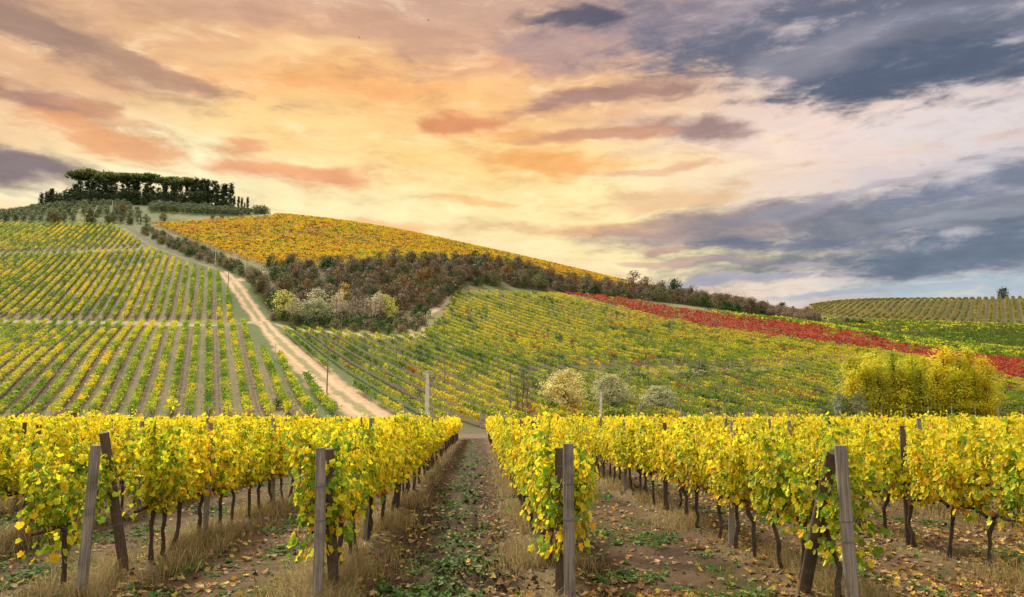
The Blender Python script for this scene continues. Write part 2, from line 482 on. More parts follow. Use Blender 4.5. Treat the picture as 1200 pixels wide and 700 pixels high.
# ------------------------------------------------------------------ mesh building
class MB:
    def __init__(s): s.v = []; s.f = []; s.c = []; s.n = 0; s.sm = []
    def add(s, v, f, c, smooth=False):
        v = np.asarray(v, np.float32); f = np.asarray(f, np.int64)
        s.v.append(v); s.f.append(f + s.n); s.n += len(v)
        c = np.asarray(c, np.float32)
        if c.ndim == 1: c = np.tile(c[:3], (len(v), 1))
        s.c.append(c[:, :3]); s.sm.append(smooth)
    def mesh(s, name, mat):
        me = bpy.data.meshes.new(name)
        V = np.concatenate(s.v); C = np.concatenate(s.c)
        me.vertices.add(len(V)); me.vertices.foreach_set('co', V.ravel())
        ks = np.concatenate([np.full(len(f), f.shape[1], np.int32) for f in s.f])
        L = np.concatenate([f.ravel() for f in s.f]).astype(np.int32)
        sm = np.concatenate([np.full(len(f), b, bool) for f, b in zip(s.f, s.sm)])
        me.loops.add(len(L)); me.loops.foreach_set('vertex_index', L)
        me.polygons.add(len(ks))
        st = np.zeros(len(ks), np.int32); st[1:] = np.cumsum(ks)[:-1]
        me.polygons.foreach_set('loop_start', st)
        me.polygons.foreach_set('use_smooth', sm)
        at_ = me.attributes.new('col', 'FLOAT_COLOR', 'POINT')
        at_.data.foreach_set('color', np.hstack([C, np.ones((len(C), 1), np.float32)]).ravel())
        me.update(calc_edges=True)
        if mat: me.materials.append(mat)
        return me
    def build(s, name, mat, parent=None):
        o = bpy.data.objects.new(name, s.mesh(name, mat)); col.objects.link(o)
        if parent: o.parent = parent
        return o


def tag(o, label=None, cat=None, group=None, kind=None):
    if label: o['label'] = label
    if cat: o['category'] = cat
    if group: o['group'] = group
    if kind: o['kind'] = kind
    return o


def thing(name, label, cat, loc=(0, 0, 0), rz=0.0, group=None):
    o = bpy.data.objects.new(name, None); col.objects.link(o)
    o.empty_display_size = 0.3
    o.location = loc; o.rotation_euler = (0, 0, rz)
    return tag(o, label, cat, group)


def new_part(name, me, parent):
    o = bpy.data.objects.new(name, me); col.objects.link(o); o.parent = parent
    return o


def dup(root):
    r = root.copy(); col.objects.link(r)
    for ch in root.children:
        c = ch.copy(); col.objects.link(c); c.parent = r
        for g in ch.children:
            d = g.copy(); col.objects.link(d); d.parent = c
    return r


def unit(v):
    v = np.asarray(v, float)
    return v / np.maximum(np.linalg.norm(v, axis=-1, keepdims=True), 1e-9)


def tube(pts, rad, k=6, caps=False):
    pts = np.asarray(pts, float); n = len(pts)
    rad = np.broadcast_to(np.asarray(rad, float), (n,))
    t = unit(np.gradient(pts, axis=0))
    ref = np.where(np.abs(t[:, 2:3]) > 0.9, np.array([[1.0, 0, 0]]), np.array([[0, 0, 1.0]]))
    a = unit(np.cross(t, ref)); b = np.cross(t, a)
    ang = np.arange(k) / k * 2 * math.pi
    V = pts[:, None, :] + rad[:, None, None] * (np.cos(ang)[None, :, None] * a[:, None, :] + np.sin(ang)[None, :, None] * b[:, None, :])
    idx = np.arange(n * k).reshape(n, k)
    F = np.stack([idx[:-1], np.roll(idx[:-1], -1, 1), np.roll(idx[1:], -1, 1), idx[1:]], -1).reshape(-1, 4)
    return V.reshape(-1, 3), F


T_QUAD = (np.array([[0, .5, 0], [-.5, 0, .08], [0, -.5, 0], [.5, 0, .08]]), np.array([[0, 1, 2, 3]]), np.zeros(4))
_o = [(0, .08), (.24, .24), (.48, .12), (.47, -.10), (.58, -.34), (.38, -.52), (0, -.84), (-.38, -.52), (-.58, -.34), (-.47, -.10), (-.48, .12), (-.24, .24)]
_vv = np.array([[0, -.22, -.06]] + [[x, y, .05 * (abs(x) * 2) ** 2 + (.07 if i % 2 == 0 else -.03)] for i, (x, y) in enumerate(_o)])
T_VINE = (_vv + np.array([0, .3, 0]), np.array([[0, i + 1, (i + 1) % 12 + 1] for i in range(12)]), np.array([1.0] + [0.0] * 12))
_p = [(0, .15), (.5, .12), (.5, -.32), (0, -.85), (-.5, -.32), (-.5, .12)]
T_SIX = (np.array([[x, y + .3, .08 * abs(x) * 2] for x, y in _p]), np.array([[0, 1, 2, 3], [0, 3, 4, 5]]), np.zeros(6))


def leaves(mb, cen, nor, tip, size, colr, tmpl=T_QUAD, ccen=None):
    """scatter leaf shapes: centre, facing, tip direction, size, colour"""
    tv, tf, tw = tmpl
    cen = np.asarray(cen, float); N = len(cen)
    z = unit(nor); y = -unit(tip - (np.sum(tip * z, 1, keepdims=True)) * z); x = np.cross(y, z)
    size = np.broadcast_to(np.asarray(size, float), (N,))
    V = cen[:, None, :] + size[:, None, None] * (tv[None, :, 0:1] * x[:, None, :] + tv[None, :, 1:2] * y[:, None, :] + tv[None, :, 2:3] * z[:, None, :])
    F = tf[None] + (np.arange(N) * len(tv))[:, None, None]
    C = np.repeat(np.asarray(colr, float)[:, None, :], len(tv), 1)
    if ccen is not None:
        C = C * (1 - tw[None, :, None]) + np.asarray(ccen)[:, None, :] * tw[None, :, None]
    mb.add(V.reshape(-1, 3), F.reshape(-1, tf.shape[1]), C.reshape(-1, 3))


def rnd_unit(n):
    return unit(rng.normal(size=(n, 3)))


def pick(pal, n, wts, jit=0.15):
    pal = np.asarray(pal, float)
    i = rng.choice(len(pal), n, p=np.asarray(wts) / np.sum(wts))
    return np.clip(pal[i] * (1 + rng.normal(size=(n, 1)) * jit) * (1 + rng.normal(size=(n, 3)) * jit * .4), 0.003, .9)


# ------------------------------------------------------------------ materials
def newmat(name):
    m = bpy.data.materials.new(name); m.use_nodes = True
    m.node_tree.nodes.clear()
    return m, NT(m.node_tree)


def finish(T, sh):
    o = T.n('ShaderNodeOutputMaterial'); T.t.links.new(sh, o.inputs[0])


def attr(T, name):
    return T.n('ShaderNodeAttribute', attribute_name=name)


def mat_leaf(name, trans=0.35, jitter=0.18, rough=0.6, spec=0.25):
    m, T = newmat(name)
    c = attr(T, 'col').outputs['Color']
    oi = T.n('ShaderNodeObjectInfo')
    hsv = T.n('ShaderNodeHueSaturation')
    T.put(hsv.inputs['Hue'], T.maprange(oi.outputs['Random'], 0, 1, 0.5 - jitter * .08, 0.5 + jitter * .08, 'LINEAR'))
    T.put(hsv.inputs['Value'], T.maprange(oi.outputs['Random'], 0, 1, 1 + jitter, 1 - jitter, 'LINEAR'))
    T.put(hsv.inputs['Color'], c)
    c = hsv.outputs[0]
    p = T.n('ShaderNodeBsdfPrincipled')
    T.put(p.inputs['Base Color'], c); p.inputs['Roughness'].default_value = rough
    p.inputs['Specular IOR Level'].default_value = spec
    tr = T.n('ShaderNodeBsdfTranslucent'); T.put(tr.inputs[0], c)
    mx = T.n('ShaderNodeMixShader'); mx.inputs[0].default_value = trans
    T.t.links.new(p.outputs[0], mx.inputs[1]); T.t.links.new(tr.outputs[0], mx.inputs[2])
    finish(T, mx.outputs[0])
    return m


def mat_wood(name, c1, c2, stretch=(60, 60, 3), rough=.85, bump=.5):
    m, T = newmat(name)
    tc = T.n('ShaderNodeTexCoord').outputs['Object']
    oi = T.n('ShaderNodeObjectInfo')
    add = T.n('ShaderNodeVectorMath', operation='ADD'); T.put(add.inputs[0], tc)
    cm = T.n('ShaderNodeCombineXYZ')
    for i in range(3): T.put(cm.inputs[i], T.m('MULTIPLY', oi.outputs['Random'], 37.0 + 11 * i))
    T.put(add.inputs[1], cm.outputs[0])
    g = T.noise(T.mapping(add.outputs[0], scale=stretch), 1.0, 5, .65)
    st = T.noise(add.outputs[0], 2.5, 4, .6)
    c = T.ramp(g, [(.3, c1), (.7, c2)])
    c = T.mix(T.maprange(st, .45, .7, 0, .55), c, tuple(x * .5 for x in c1[:3]) + (1,))
    c = T.mix(1.0, c, attr(T, 'col').outputs['Color'], 'MULTIPLY')
    b = T.n('ShaderNodeBump'); b.inputs['Strength'].default_value = bump; b.inputs['Distance'].default_value = .01
    T.put(b.inputs['Height'], g)
    p = T.n('ShaderNodeBsdfPrincipled'); T.put(p.inputs['Base Color'], c); p.inputs['Roughness'].default_value = rough
    p.inputs['Specular IOR Level'].default_value = .2
    T.t.links.new(b.outputs[0], p.inputs['Normal'])
    finish(T, p.outputs[0])
    return m


def mat_ground():
    m, T = newmat('ground')
    geo = T.n('ShaderNodeNewGeometry').outputs['Position']
    c = attr(T, 'col').outputs['Color']
    sa = attr(T, 'stripe')
    su = sa.outputs['Vector']
    sp = T.n('ShaderNodeSeparateXYZ'); T.put(sp.inputs[0], su)
    u, wgt = sp.outputs[0], sp.outputs[1]
    n1 = T.noise(geo, 0.9, 5, .6)
    n2 = T.noise(geo, 7.0, 5, .65)
    n3 = T.noise(geo, 0.13, 4, .6)
    n4 = T.noise(geo, 38.0, 3, .6)
    # alternate lanes of the left hill: fresh tilth / stubble with grass
    lane = T.m('FLOORED_MODULO', T.m('MULTIPLY', u, 0.5), 1.0)
    sel = T.maprange(T.m('ABSOLUTE', T.m('SUBTRACT', lane, 0.5)), 0.22, 0.28)
    inner = T.m('FLOORED_MODULO', u, 1.0)
    edge = T.m('ABSOLUTE', T.m('SUBTRACT', inner, .5))
    tilth = T.mix(T.maprange(n1, .35, .65), (.070, .045, .026, 1), (.125, .083, .048, 1))
    stub = T.mix(T.maprange(n3, .40, .62), (.165, .12, .064, 1), (.095, .105, .033, 1))
    ln = T.mix(sel, tilth, stub)
    rut = T.maprange(T.m('ABSOLUTE', T.m('SUBTRACT', edge, .24)), .03, .10, .45, 0)
    ln = T.mix(rut, ln, (.215, .155, .088, 1))
    ln = T.mix(T.maprange(edge, .36, .47, 0, .5), ln, (.17, .135, .06, 1))
    c = T.mix(wgt, c, ln)
    v = T.m('ADD', T.m('MULTIPLY', n1, .5), T.m('ADD', T.m('MULTIPLY', n2, .55), T.m('MULTIPLY', n4, .35)))
    f = T.maprange(v, .38, 1.0, .55, 1.5, 'LINEAR')
    cc = T.n('ShaderNodeCombineXYZ')
    for i in range(3): T.put(cc.inputs[i], f)
    c = T.mix(1.0, c, cc.outputs[0], 'MULTIPLY')
    b = T.n('ShaderNodeBump'); b.inputs['Strength'].default_value = .7; b.inputs['Distance'].default_value = .06
    T.put(b.inputs['Height'], T.m('ADD', n2, T.m('MULTIPLY', n4, .4)))
    p = T.n('ShaderNodeBsdfPrincipled'); T.put(p.inputs['Base Color'], c); p.inputs['Roughness'].default_value = .95
    p.inputs['Specular IOR Level'].default_value = .1
    T.t.links.new(b.outputs[0], p.inputs['Normal'])
    finish(T, p.outputs[0])
    return m


M_GROUND = mat_ground()
M_VINE = mat_leaf('vine_leaf', .50, .12, .55, .12)
M_FARVINE = mat_leaf('far_vine_leaf', .42, .10, .6, .08)
M_TREE = mat_leaf('tree_leaf', .32, .22, .6, .1)
M_GRASS = mat_leaf('grass_blade', .3, .0, .7, .15)
M_LITTER = mat_leaf('litter', .15, .0, .7, .2)
M_BARK = mat_wood('bark', (.035, .025, .02, 1), (.105, .075, .052, 1), (40, 40, 8))
M_POST = mat_wood('post_wood', (.075, .06, .047, 1), (.36, .31, .26, 1), (85, 85, 1.6), .85, .9)
M_DARKPOST = mat_wood('dark_post_wood', (.05, .036, .026, 1), (.14, .10, .07, 1), (70, 70, 2.5))
M_CONC = mat_wood('concrete', (.50, .46, .41, 1), (.68, .63, .56, 1), (4, 4, 4), .9, .2)
M_WIRE = mat_wood('wire', (.10, .09, .085, 1), (.20, .18, .16, 1), (5, 5, 5), .5, .0)
M_STONE = mat_wood('stone', (.35, .31, .27, 1), (.55, .50, .45, 1), (14, 14, 14), .9, .5)
WHITE = np.array([1.0, 1.0, 1.0])


# ------------------------------------------------------------------ ground sheet
def build_ground():
    fa = np.radians(np.arange(-42, 42.01, 0.11))
    ba = np.radians(np.concatenate([np.arange(44, 180, 4.0), np.arange(180, 316.1, 4.0)]))
    ang = np.concatenate([fa, ba])
    r = [2.5]
    while r[-1] < 700: r.append(r[-1] * (1.008 if r[-1] < 30 else 1.0062))
    while r[-1] < 9000: r.append(r[-1] * 1.15)
    r = np.array(r)
    A, RR = np.meshgrid(ang, r)
    x = np.sin(A) * RR; y = np.cos(A) * RR
    z = gz(x, y)
    xf, yf = x.ravel(), y.ravel()
    C = np.zeros((len(xf), 3))
    big = fbm(xf * .05, yf * .05, 4)[:, None]; mid = fbm(xf * .35, yf * .35, 4)[:, None]; fine = fbm(xf * 2.3, yf * 2.3, 4)[:, None]
    grass = np.array([.08, .10, .027]); dry = np.array([.165, .145, .055]); soil = np.array([.15, .105, .065])
    t = smooth(.38, .62, big)
    C[:] = grass * (1 - t) + dry * t
    # parcels
    def paint(poly, c1, c2, k=mid, lo=.35, hi=.65):
        msk = inpoly(poly, xf, yf)
        tt = smooth(lo, hi, k[msk])
        C[msk] = np.array(c1) * (1 - tt) + np.array(c2) * tt
        return msk
    paint(F_ORANGE, (.24, .15, .045), (.16, .12, .045))
    paint(F_MID, (.088, .060, .034), (.085, .08, .026))
    paint(F_GAP, (.22, .17, .10), (.17, .15, .06))
    paint(F_RED, (.17, .12, .06), (.15, .12, .05))
    for F in (F_STRIP, F_DARK, F_BAND): paint(F, (.10, .11, .03), (.15, .13, .05))
    paint(F_FAR, (.17, .13, .06), (.12, .12, .045))
    stripe = np.zeros((len(xf), 3))
    for F in (F_TOP, F_UPPER, F_LOWER):
        msk = inpoly(F, xf, yf)
        stripe[msk, 1] = 1.0
    a = ROW_DIR['left']
    stripe[:, 0] = (xf * math.cos(a) - yf * math.sin(a)) / 2.45
    paint(SCRUB_POLY, (.085, .085, .03), (.12, .095, .045))
    paint(W_MAIN, (.105, .078, .038), (.085, .08, .03))
    low = (yf > 78) & (yf < 100) & (np.abs(xf) < 80)
    C[low & ~inpoly(F_MID, xf, yf) & ~inpoly(F_LOWER, xf, yf)] = (.10, .085, .038)
    # tracks
    d_up = linedist(ROAD_UP, xf, yf); kk = (1 - smooth(2.5, 6, d_up))[:, None]; C[:] = C * (1 - kk) + np.array([.075, .08, .026]) * kk
    def track(line, w, c, soft=1.0):
        d = linedist(line, xf, yf) + (mid[:, 0] - .5) * 1.6
        k = (1 - smooth(w * .5, w * .5 + soft, d))[:, None]
        C[:] = C * (1 - k) + (np.array(c) * (.85 + .3 * fine)) * k
        stripe[:, 1] *= 1 - k[:, 0]
    track(ROAD, 9, (.085, .105, .028), 3.0)
    track(HEADLAND, 3.0, (.33, .25, .13))
    track(TERRACE, 3.0, (.30, .235, .135))
    track(TERRACE2, 1.8, (.26, .21, .11))
    track(ROAD[:6], 4.2, (.40, .265, .15), 1.2)
    track(ROAD[5:], 2.8, (.40, .265, .15), 1.0)
    rd = linedist(ROAD, xf, yf) + (mid[:, 0] - .5) * .6
    kk = (np.exp(-((rd - 1.05) / .35) ** 2) * .75 * smooth(.3, .6, mid[:, 0] + .1))[:, None]
    C[:] = C * (1 - kk) + np.array([.50, .36, .225]) * kk
    track(ROAD, 0.6, (.22, .19, .08), .5)
    track(ROAD_UP, .6, (.17, .125, .065), .5)
    track(BRANCH, 3.6, (.36, .25, .14))
    track(PATH, 2.0, (.40, .30, .18))
    # near vineyard
    near = (yf < 80) & (np.abs(xf) < 75)
    dr = row_dist(xf, yf); X = rowX(xf, yf)
    cn = np.zeros((len(xf), 3))
    s1 = np.array([.040, .0235, .012]); s2 = np.array([.082, .049, .026])
    cn[:] = s1 * (1 - smooth(.35, .65, fine)) + s2 * smooth(.35, .65, fine)
    light = np.array([.108, .067, .034])
    lane = (np.abs(X + .43) > 1.3).astype(float)[:, None] * smooth(.38, .6, mid)
    cn = cn * (1 - .8 * lane) + light * .8 * lane
    g = (1 - smooth(.25, .62, dr))[:, None] * smooth(.25, .5, mid + .1)
    cn = cn * (1 - .75 * g) + np.array([.14, .10, .05]) * .75 * g
    gm = (np.exp(-((X + .43) / .38) ** 2) * .5)[:, None] * smooth(.4, .6, fine)
    cn = cn * (1 - gm) + np.array([.055, .085, .025]) * gm
    head = smooth(ROW_END + .5, ROW_END + 2.5, yf)[:, None]
    cn = cn * (1 - head) + np.array([.15, .105, .06]) * (.8 + .4 * fine) * head
    k = (near * 1.0)[:, None] * (1 - smooth(79, 84, yf))[:, None]
    C[:] = C * (1 - k) + cn * k
    nr, na = RR.shape
    idx = np.arange(nr * na).reshape(nr, na)
    nxt = np.roll(idx, -1, 1)
    F = np.stack([idx[:-1], idx[1:], nxt[1:], nxt[:-1]], -1).reshape(-1, 4)[:, ::-1]
    mb = MB()
    V = np.stack([xf, yf, z.ravel()], 1)
    V = np.vstack([V, [[0, 0, float(gz(0., 0.))]]]); C = np.vstack([C, [s2]]); stripe = np.vstack([stripe, [[0, 0, 0]]])
    mb.add(V, F, C, True)
    cf = np.stack([np.full(na, len(V) - 1), nxt[0], idx[0]], -1)
    mb.f.append(cf); mb.sm.append(True)
    o = mb.build('ground', M_GROUND)
    s = o.data.attributes.new('stripe', 'FLOAT_VECTOR', 'POINT')
    s.data.foreach_set('vector', stripe.astype(np.float32).ravel())
    tag(o, 'vineyard soil, tracks and grassy slopes of the hills', 'ground', kind='structure')


build_ground()


# ------------------------------------------------------------------ vine rows on the hillsides
def row_segments(poly, az, spacing, phase=0.0):
    """straight parallel rows clipped to a parcel -> list of (row number, start, end)"""
    e = np.array([math.sin(az), math.cos(az)]); n = np.array([math.cos(az), -math.sin(az)])
    pn = poly @ n; pe = poly @ e
    out = []
    for k in range(int(math.floor(pn.min() / spacing)), int(math.ceil(pn.max() / spacing)) + 1):
        c = k * spacing + phase
        ts = []
        for i in range(len(poly)):
            j = (i + 1) % len(poly)
            if (pn[i] > c) != (pn[j] > c):
                ts.append(pe[i] + (c - pn[i]) / (pn[j] - pn[i]) * (pe[j] - pe[i]))
        ts.sort()
        for a, b in zip(ts[::2], ts[1::2]):
            if b - a > 9.0: out.append((k, n * c + e * a, n * c + e * b))
    return out


Y_GOLD = (.80, .58, .015); Y_LEM = (.72, .62, .03); LIME = (.33, .41, .025); GREEN = (.13, .235, .02); OLIVE_G = (.125, .135, .028); TAN_Y = (.34, .27, .05); DGREEN = (.06, .12, .018)
ORANGE = (.62, .27, .02); RUST = (.34, .13, .03); RED = (.48, .088, .042); DRED = (.30, .035, .028); BROWN = (.20, .12, .05)


def far_row_cards(mb, p, q, per_m, size, wz, wx, wtf, skip=None, jit=.12, h0=.45):
    L = np.linalg.norm(q - p); N = max(3, int(L * per_m))
    t = rng.random(N)
    e = (q - p) / L; nrm = np.array([e[1], -e[0]])
    off = rng.normal(size=N) * wx * .45
    xy = p + t[:, None] * (q - p) + off[:, None] * nrm
    # gaps and plant-to-plant height changes
    plant = _hash(np.floor(xy[:, 0] * .9 + 300), np.floor(xy[:, 1] * .9 + 50))
    zz = h0 + (wz - h0) * (.80 + .35 * plant) * np.sqrt(rng.random(N))
    keep = plant > .05
    if skip is not None: keep &= ~inpoly(skip, xy[:, 0], xy[:, 1])
    xy, zz = xy[keep], zz[keep]; N = len(xy)
    if N != keep.sum(): raise RuntimeError
    if N < 2: return
    z = base_h(xy[:, 0], xy[:, 1]) + zz
    pal, W = wtf(xy[:, 0], xy[:, 1])            # palette and (N, k) weights
    cum = np.cumsum(W / W.sum(1, keepdims=True), 1)
    row_id = np.full(N, math.floor((p @ nrm) * 4 + 500))
    vn = .55 * vnoise(t[keep] * L / 5.0, row_id * 13.7) + .45 * vnoise(t[keep] * L / 1.1 + 40, row_id * 7.3)
    pick_u = np.clip((vn - .5) * 1.9 + .5 + rng.normal(size=N) * .14, 0.001, .999)
    ci = np.minimum((pick_u[:, None] > cum).sum(1), len(pal) - 1)
    colr = np.asarray(pal)[ci] * (1 + rng.normal(size=(N, 1)) * jit)
    nor = rnd_unit(N) + np.array([0, -.35, .75])
    leaves(mb, np.column_stack([xy, z]), nor, rnd_unit(N), size * (.7 + .6 * rng.random(N)), np.clip(colr, .005, .9))


def wt_left(x, y):
    g = fbm(x * .045 + 5, y * .018, 3); r = _hash(np.floor((x * math.cos(R(-22)) - y * math.sin(R(-22))) / 2.45 + .5), np.zeros_like(x))
    yel = smooth(.36, .62, g + (r - .5) * .25 + .04)
    far = smooth(200, 300, y) * .2
    return [(.66, .54, .02), (.52, .52, .03), LIME, (.20, .31, .02), GREEN], np.stack([.02 + .30 * yel + far, .08 + .24 * yel, .50 * (1 - .2 * yel), .34 * (1 - .4 * yel), .40 * (1 - .7 * yel)], 1)


def wt_mid(x, y):
    g = fbm(x * .03 + 40, y * .03 + 3, 3); g2 = fbm(x * .11, y * .11, 3)
    u = smooth(150, 235, y) * .32 + smooth(0, 60, x) * smooth(118, 165, y) * .24 - smooth(-5, -40, x) * .12
    low = smooth(-10, -28, -y * .25 + 4) * 0 + np.exp(-((x + 8) / 22) ** 2) * smooth(125, 100, y) * .22
    yel = smooth(.34, .72, g * .75 + g2 * .25 + u + low - .05)
    edge = np.exp(-((linedist(F_RED[-4:], x, y)) / 14) ** 2) * .25 + smooth(.55, .68, g2) * .12
    return [RUST, (.52, .30, .03), (.66, .54, .02), (.52, .50, .025), (.36, .42, .025), (.21, .31, .02), GREEN, DGREEN], np.stack([edge * .10, edge * .28, .02 + .42 * yel, .08 + .40 * yel, .34 + .05 * yel, .42 * (1 - .7 * yel), .46 * (1 - yel) + .04, .16 * (1 - yel)], 1)


def wt_const(pal, w, mottle=None, patch=.05):
    def f(x, y):
        W = np.tile(np.asarray(w, float), (len(x), 1))
        if mottle is not None:
            g = smooth(.42, .62, fbm(x * patch, y * patch * .6, 3))
            W = W * (1 - g[:, None]) + np.asarray(mottle) * g[:, None]
        return pal, W
    return f


POST_ME = {}


def end_post_mesh():
    if 'm' not in POST_ME:
        mb = MB(); v, f = tube([(0, 0, -.2), (0, 0, 1.95)], [.075, .065], 6); mb.add(v, f, WHITE * 1.7); POST_ME['m'] = mb.mesh('end_post', M_POST)
    return POST_ME['m']


def hillside_rows(poly, az, spacing, per_m, size, wz, wx, wtf, label, group, skip=None, posts=True, phase=0.0):
    """every row of a parcel is a thing: foliage with a post at its lower end"""
    segs = []
    for k, a, b in row_segments(poly, az, spacing, phase):
        if skip is not None:
            t = np.linspace(0, 1, 240); q = a + t[:, None] * (b - a); g = inpoly(skip, q[:, 0], q[:, 1])
            if g.any():
                i0, i1 = np.where(g)[0][[0, -1]]
                if t[i0] * np.linalg.norm(b - a) > 3: segs.append((a, q[i0]))
                if (1 - t[i1]) * np.linalg.norm(b - a) > 3: segs.append((q[i1], b))
                continue
        segs.append((a, b))
    for a, b in segs:
        mb = MB(); far_row_cards(mb, a, b, per_m, size, wz, wx, wtf)
        if not mb.v: continue
        org = np.array([a[0], a[1], float(base_h(*a))], np.float32)
        mb.v = [v - org for v in mb.v]
        o = mb.build('vine_row', M_FARVINE); o.location = org
        tag(o, label, 'vine row', group)
        if posts:
            p = new_part('end_post', end_post_mesh(), o)


def parcel_stuff(name, poly, az, spacing, per_m, size, wz, wx, wtf, label, cat, phase=0.0):
    mb = MB()
    for k, a, b in row_segments(poly, az, spacing, phase): far_row_cards(mb, a, b, per_m, size, wz, wx, wtf)
    o = mb.build(name, M_FARVINE)
    tag(o, label, cat, kind='stuff')


AL, AM = ROW_DIR['left'], ROW_DIR['mid']
hillside_rows(F_LOWER, AL, 2.45, 50, .25, 1.5, .64, wt_left, 'long yellow-green vine row on the lower left slope, below the level dirt track', 'vine rows on the lower left slope', phase=1.22)
hillside_rows(F_UPPER, AL, 2.45, 28, .36, 1.5, .58, wt_left, 'yellow-green vine row on the left slope between the two level tracks', 'vine rows between the tracks on the left slope', phase=1.22)
hillside_rows(F_TOP, AL, 2.45, 16, .46, 1.5, .5, wt_left, 'short vine row at the top of the left slope under the olive grove', 'vine rows under the olive grove', phase=1.22)
hillside_rows(F_MID, AM, 2.45, 50, .21, 1.5, .30, wt_mid, 'green and yellow vine row on the wide slope to the right of the dirt road', 'vine rows right of the dirt road', skip=F_GAP)
parcel_stuff('orange_vineyard', F_ORANGE, R(80), 2.5, 17, .46, 1.6, .5, wt_const([BROWN, RUST, ORANGE, (.74, .44, .016), Y_GOLD, LIME, GREEN], [.05, .07, .30, .36, .24, .02, .01], [.04, .05, .22, .28, .20, .14, .10], .022),
             'golden orange vineyard covering the hill crest right of the cypresses', 'vineyard')
parcel_stuff('red_vineyard', F_RED, AM, 2.4, 24, .32, 1.5, .5, wt_const([RED, DRED, RUST, BROWN, LIME], [.55, .24, .15, .05, .01], [.30, .36, .20, .10, .05], .09), 'band of crimson vines running down the middle ridge', 'vineyard')
parcel_stuff('yellow_vineyard', F_STRIP, AM, 2.4, 11, .5, 1.4, .8, wt_const([Y_LEM, LIME, GREEN, OLIVE_G], [.26, .30, .14, .30], [.14, .28, .25, .33], .05), 'narrow yellow-green vine strip along the far side of the crimson vines', 'vineyard')
parcel_stuff('green_vineyard', F_DARK, R(80), 2.6, 10, .6, 1.4, .8, wt_const([OLIVE_G, GREEN, DGREEN, LIME], [.52, .14, .28, .06], [.46, .18, .34, .02], .03), 'dark green vineyard in the dip below the far right hill', 'vineyard')
parcel_stuff('striped_vineyard', F_BAND, R(85), 2.6, 11, .6, 1.5, .8, wt_const([Y_LEM, LIME, GREEN, OLIVE_G], [.10, .20, .24, .46], [.04, .16, .32, .48], .03), 'yellow-green vineyard band at the foot of the far right hill', 'vineyard')
hillside_rows(F_FAR, R(33), 3.9, 11, .62, 1.7, .7, wt_const([TAN_Y, OLIVE_G, GREEN, BROWN], [.42, .34, .10, .20], [.30, .40, .2, .2], .02), 'distant vine row slanting up the far right hill to the skyline', 'vine rows on the far right hill', posts=False)


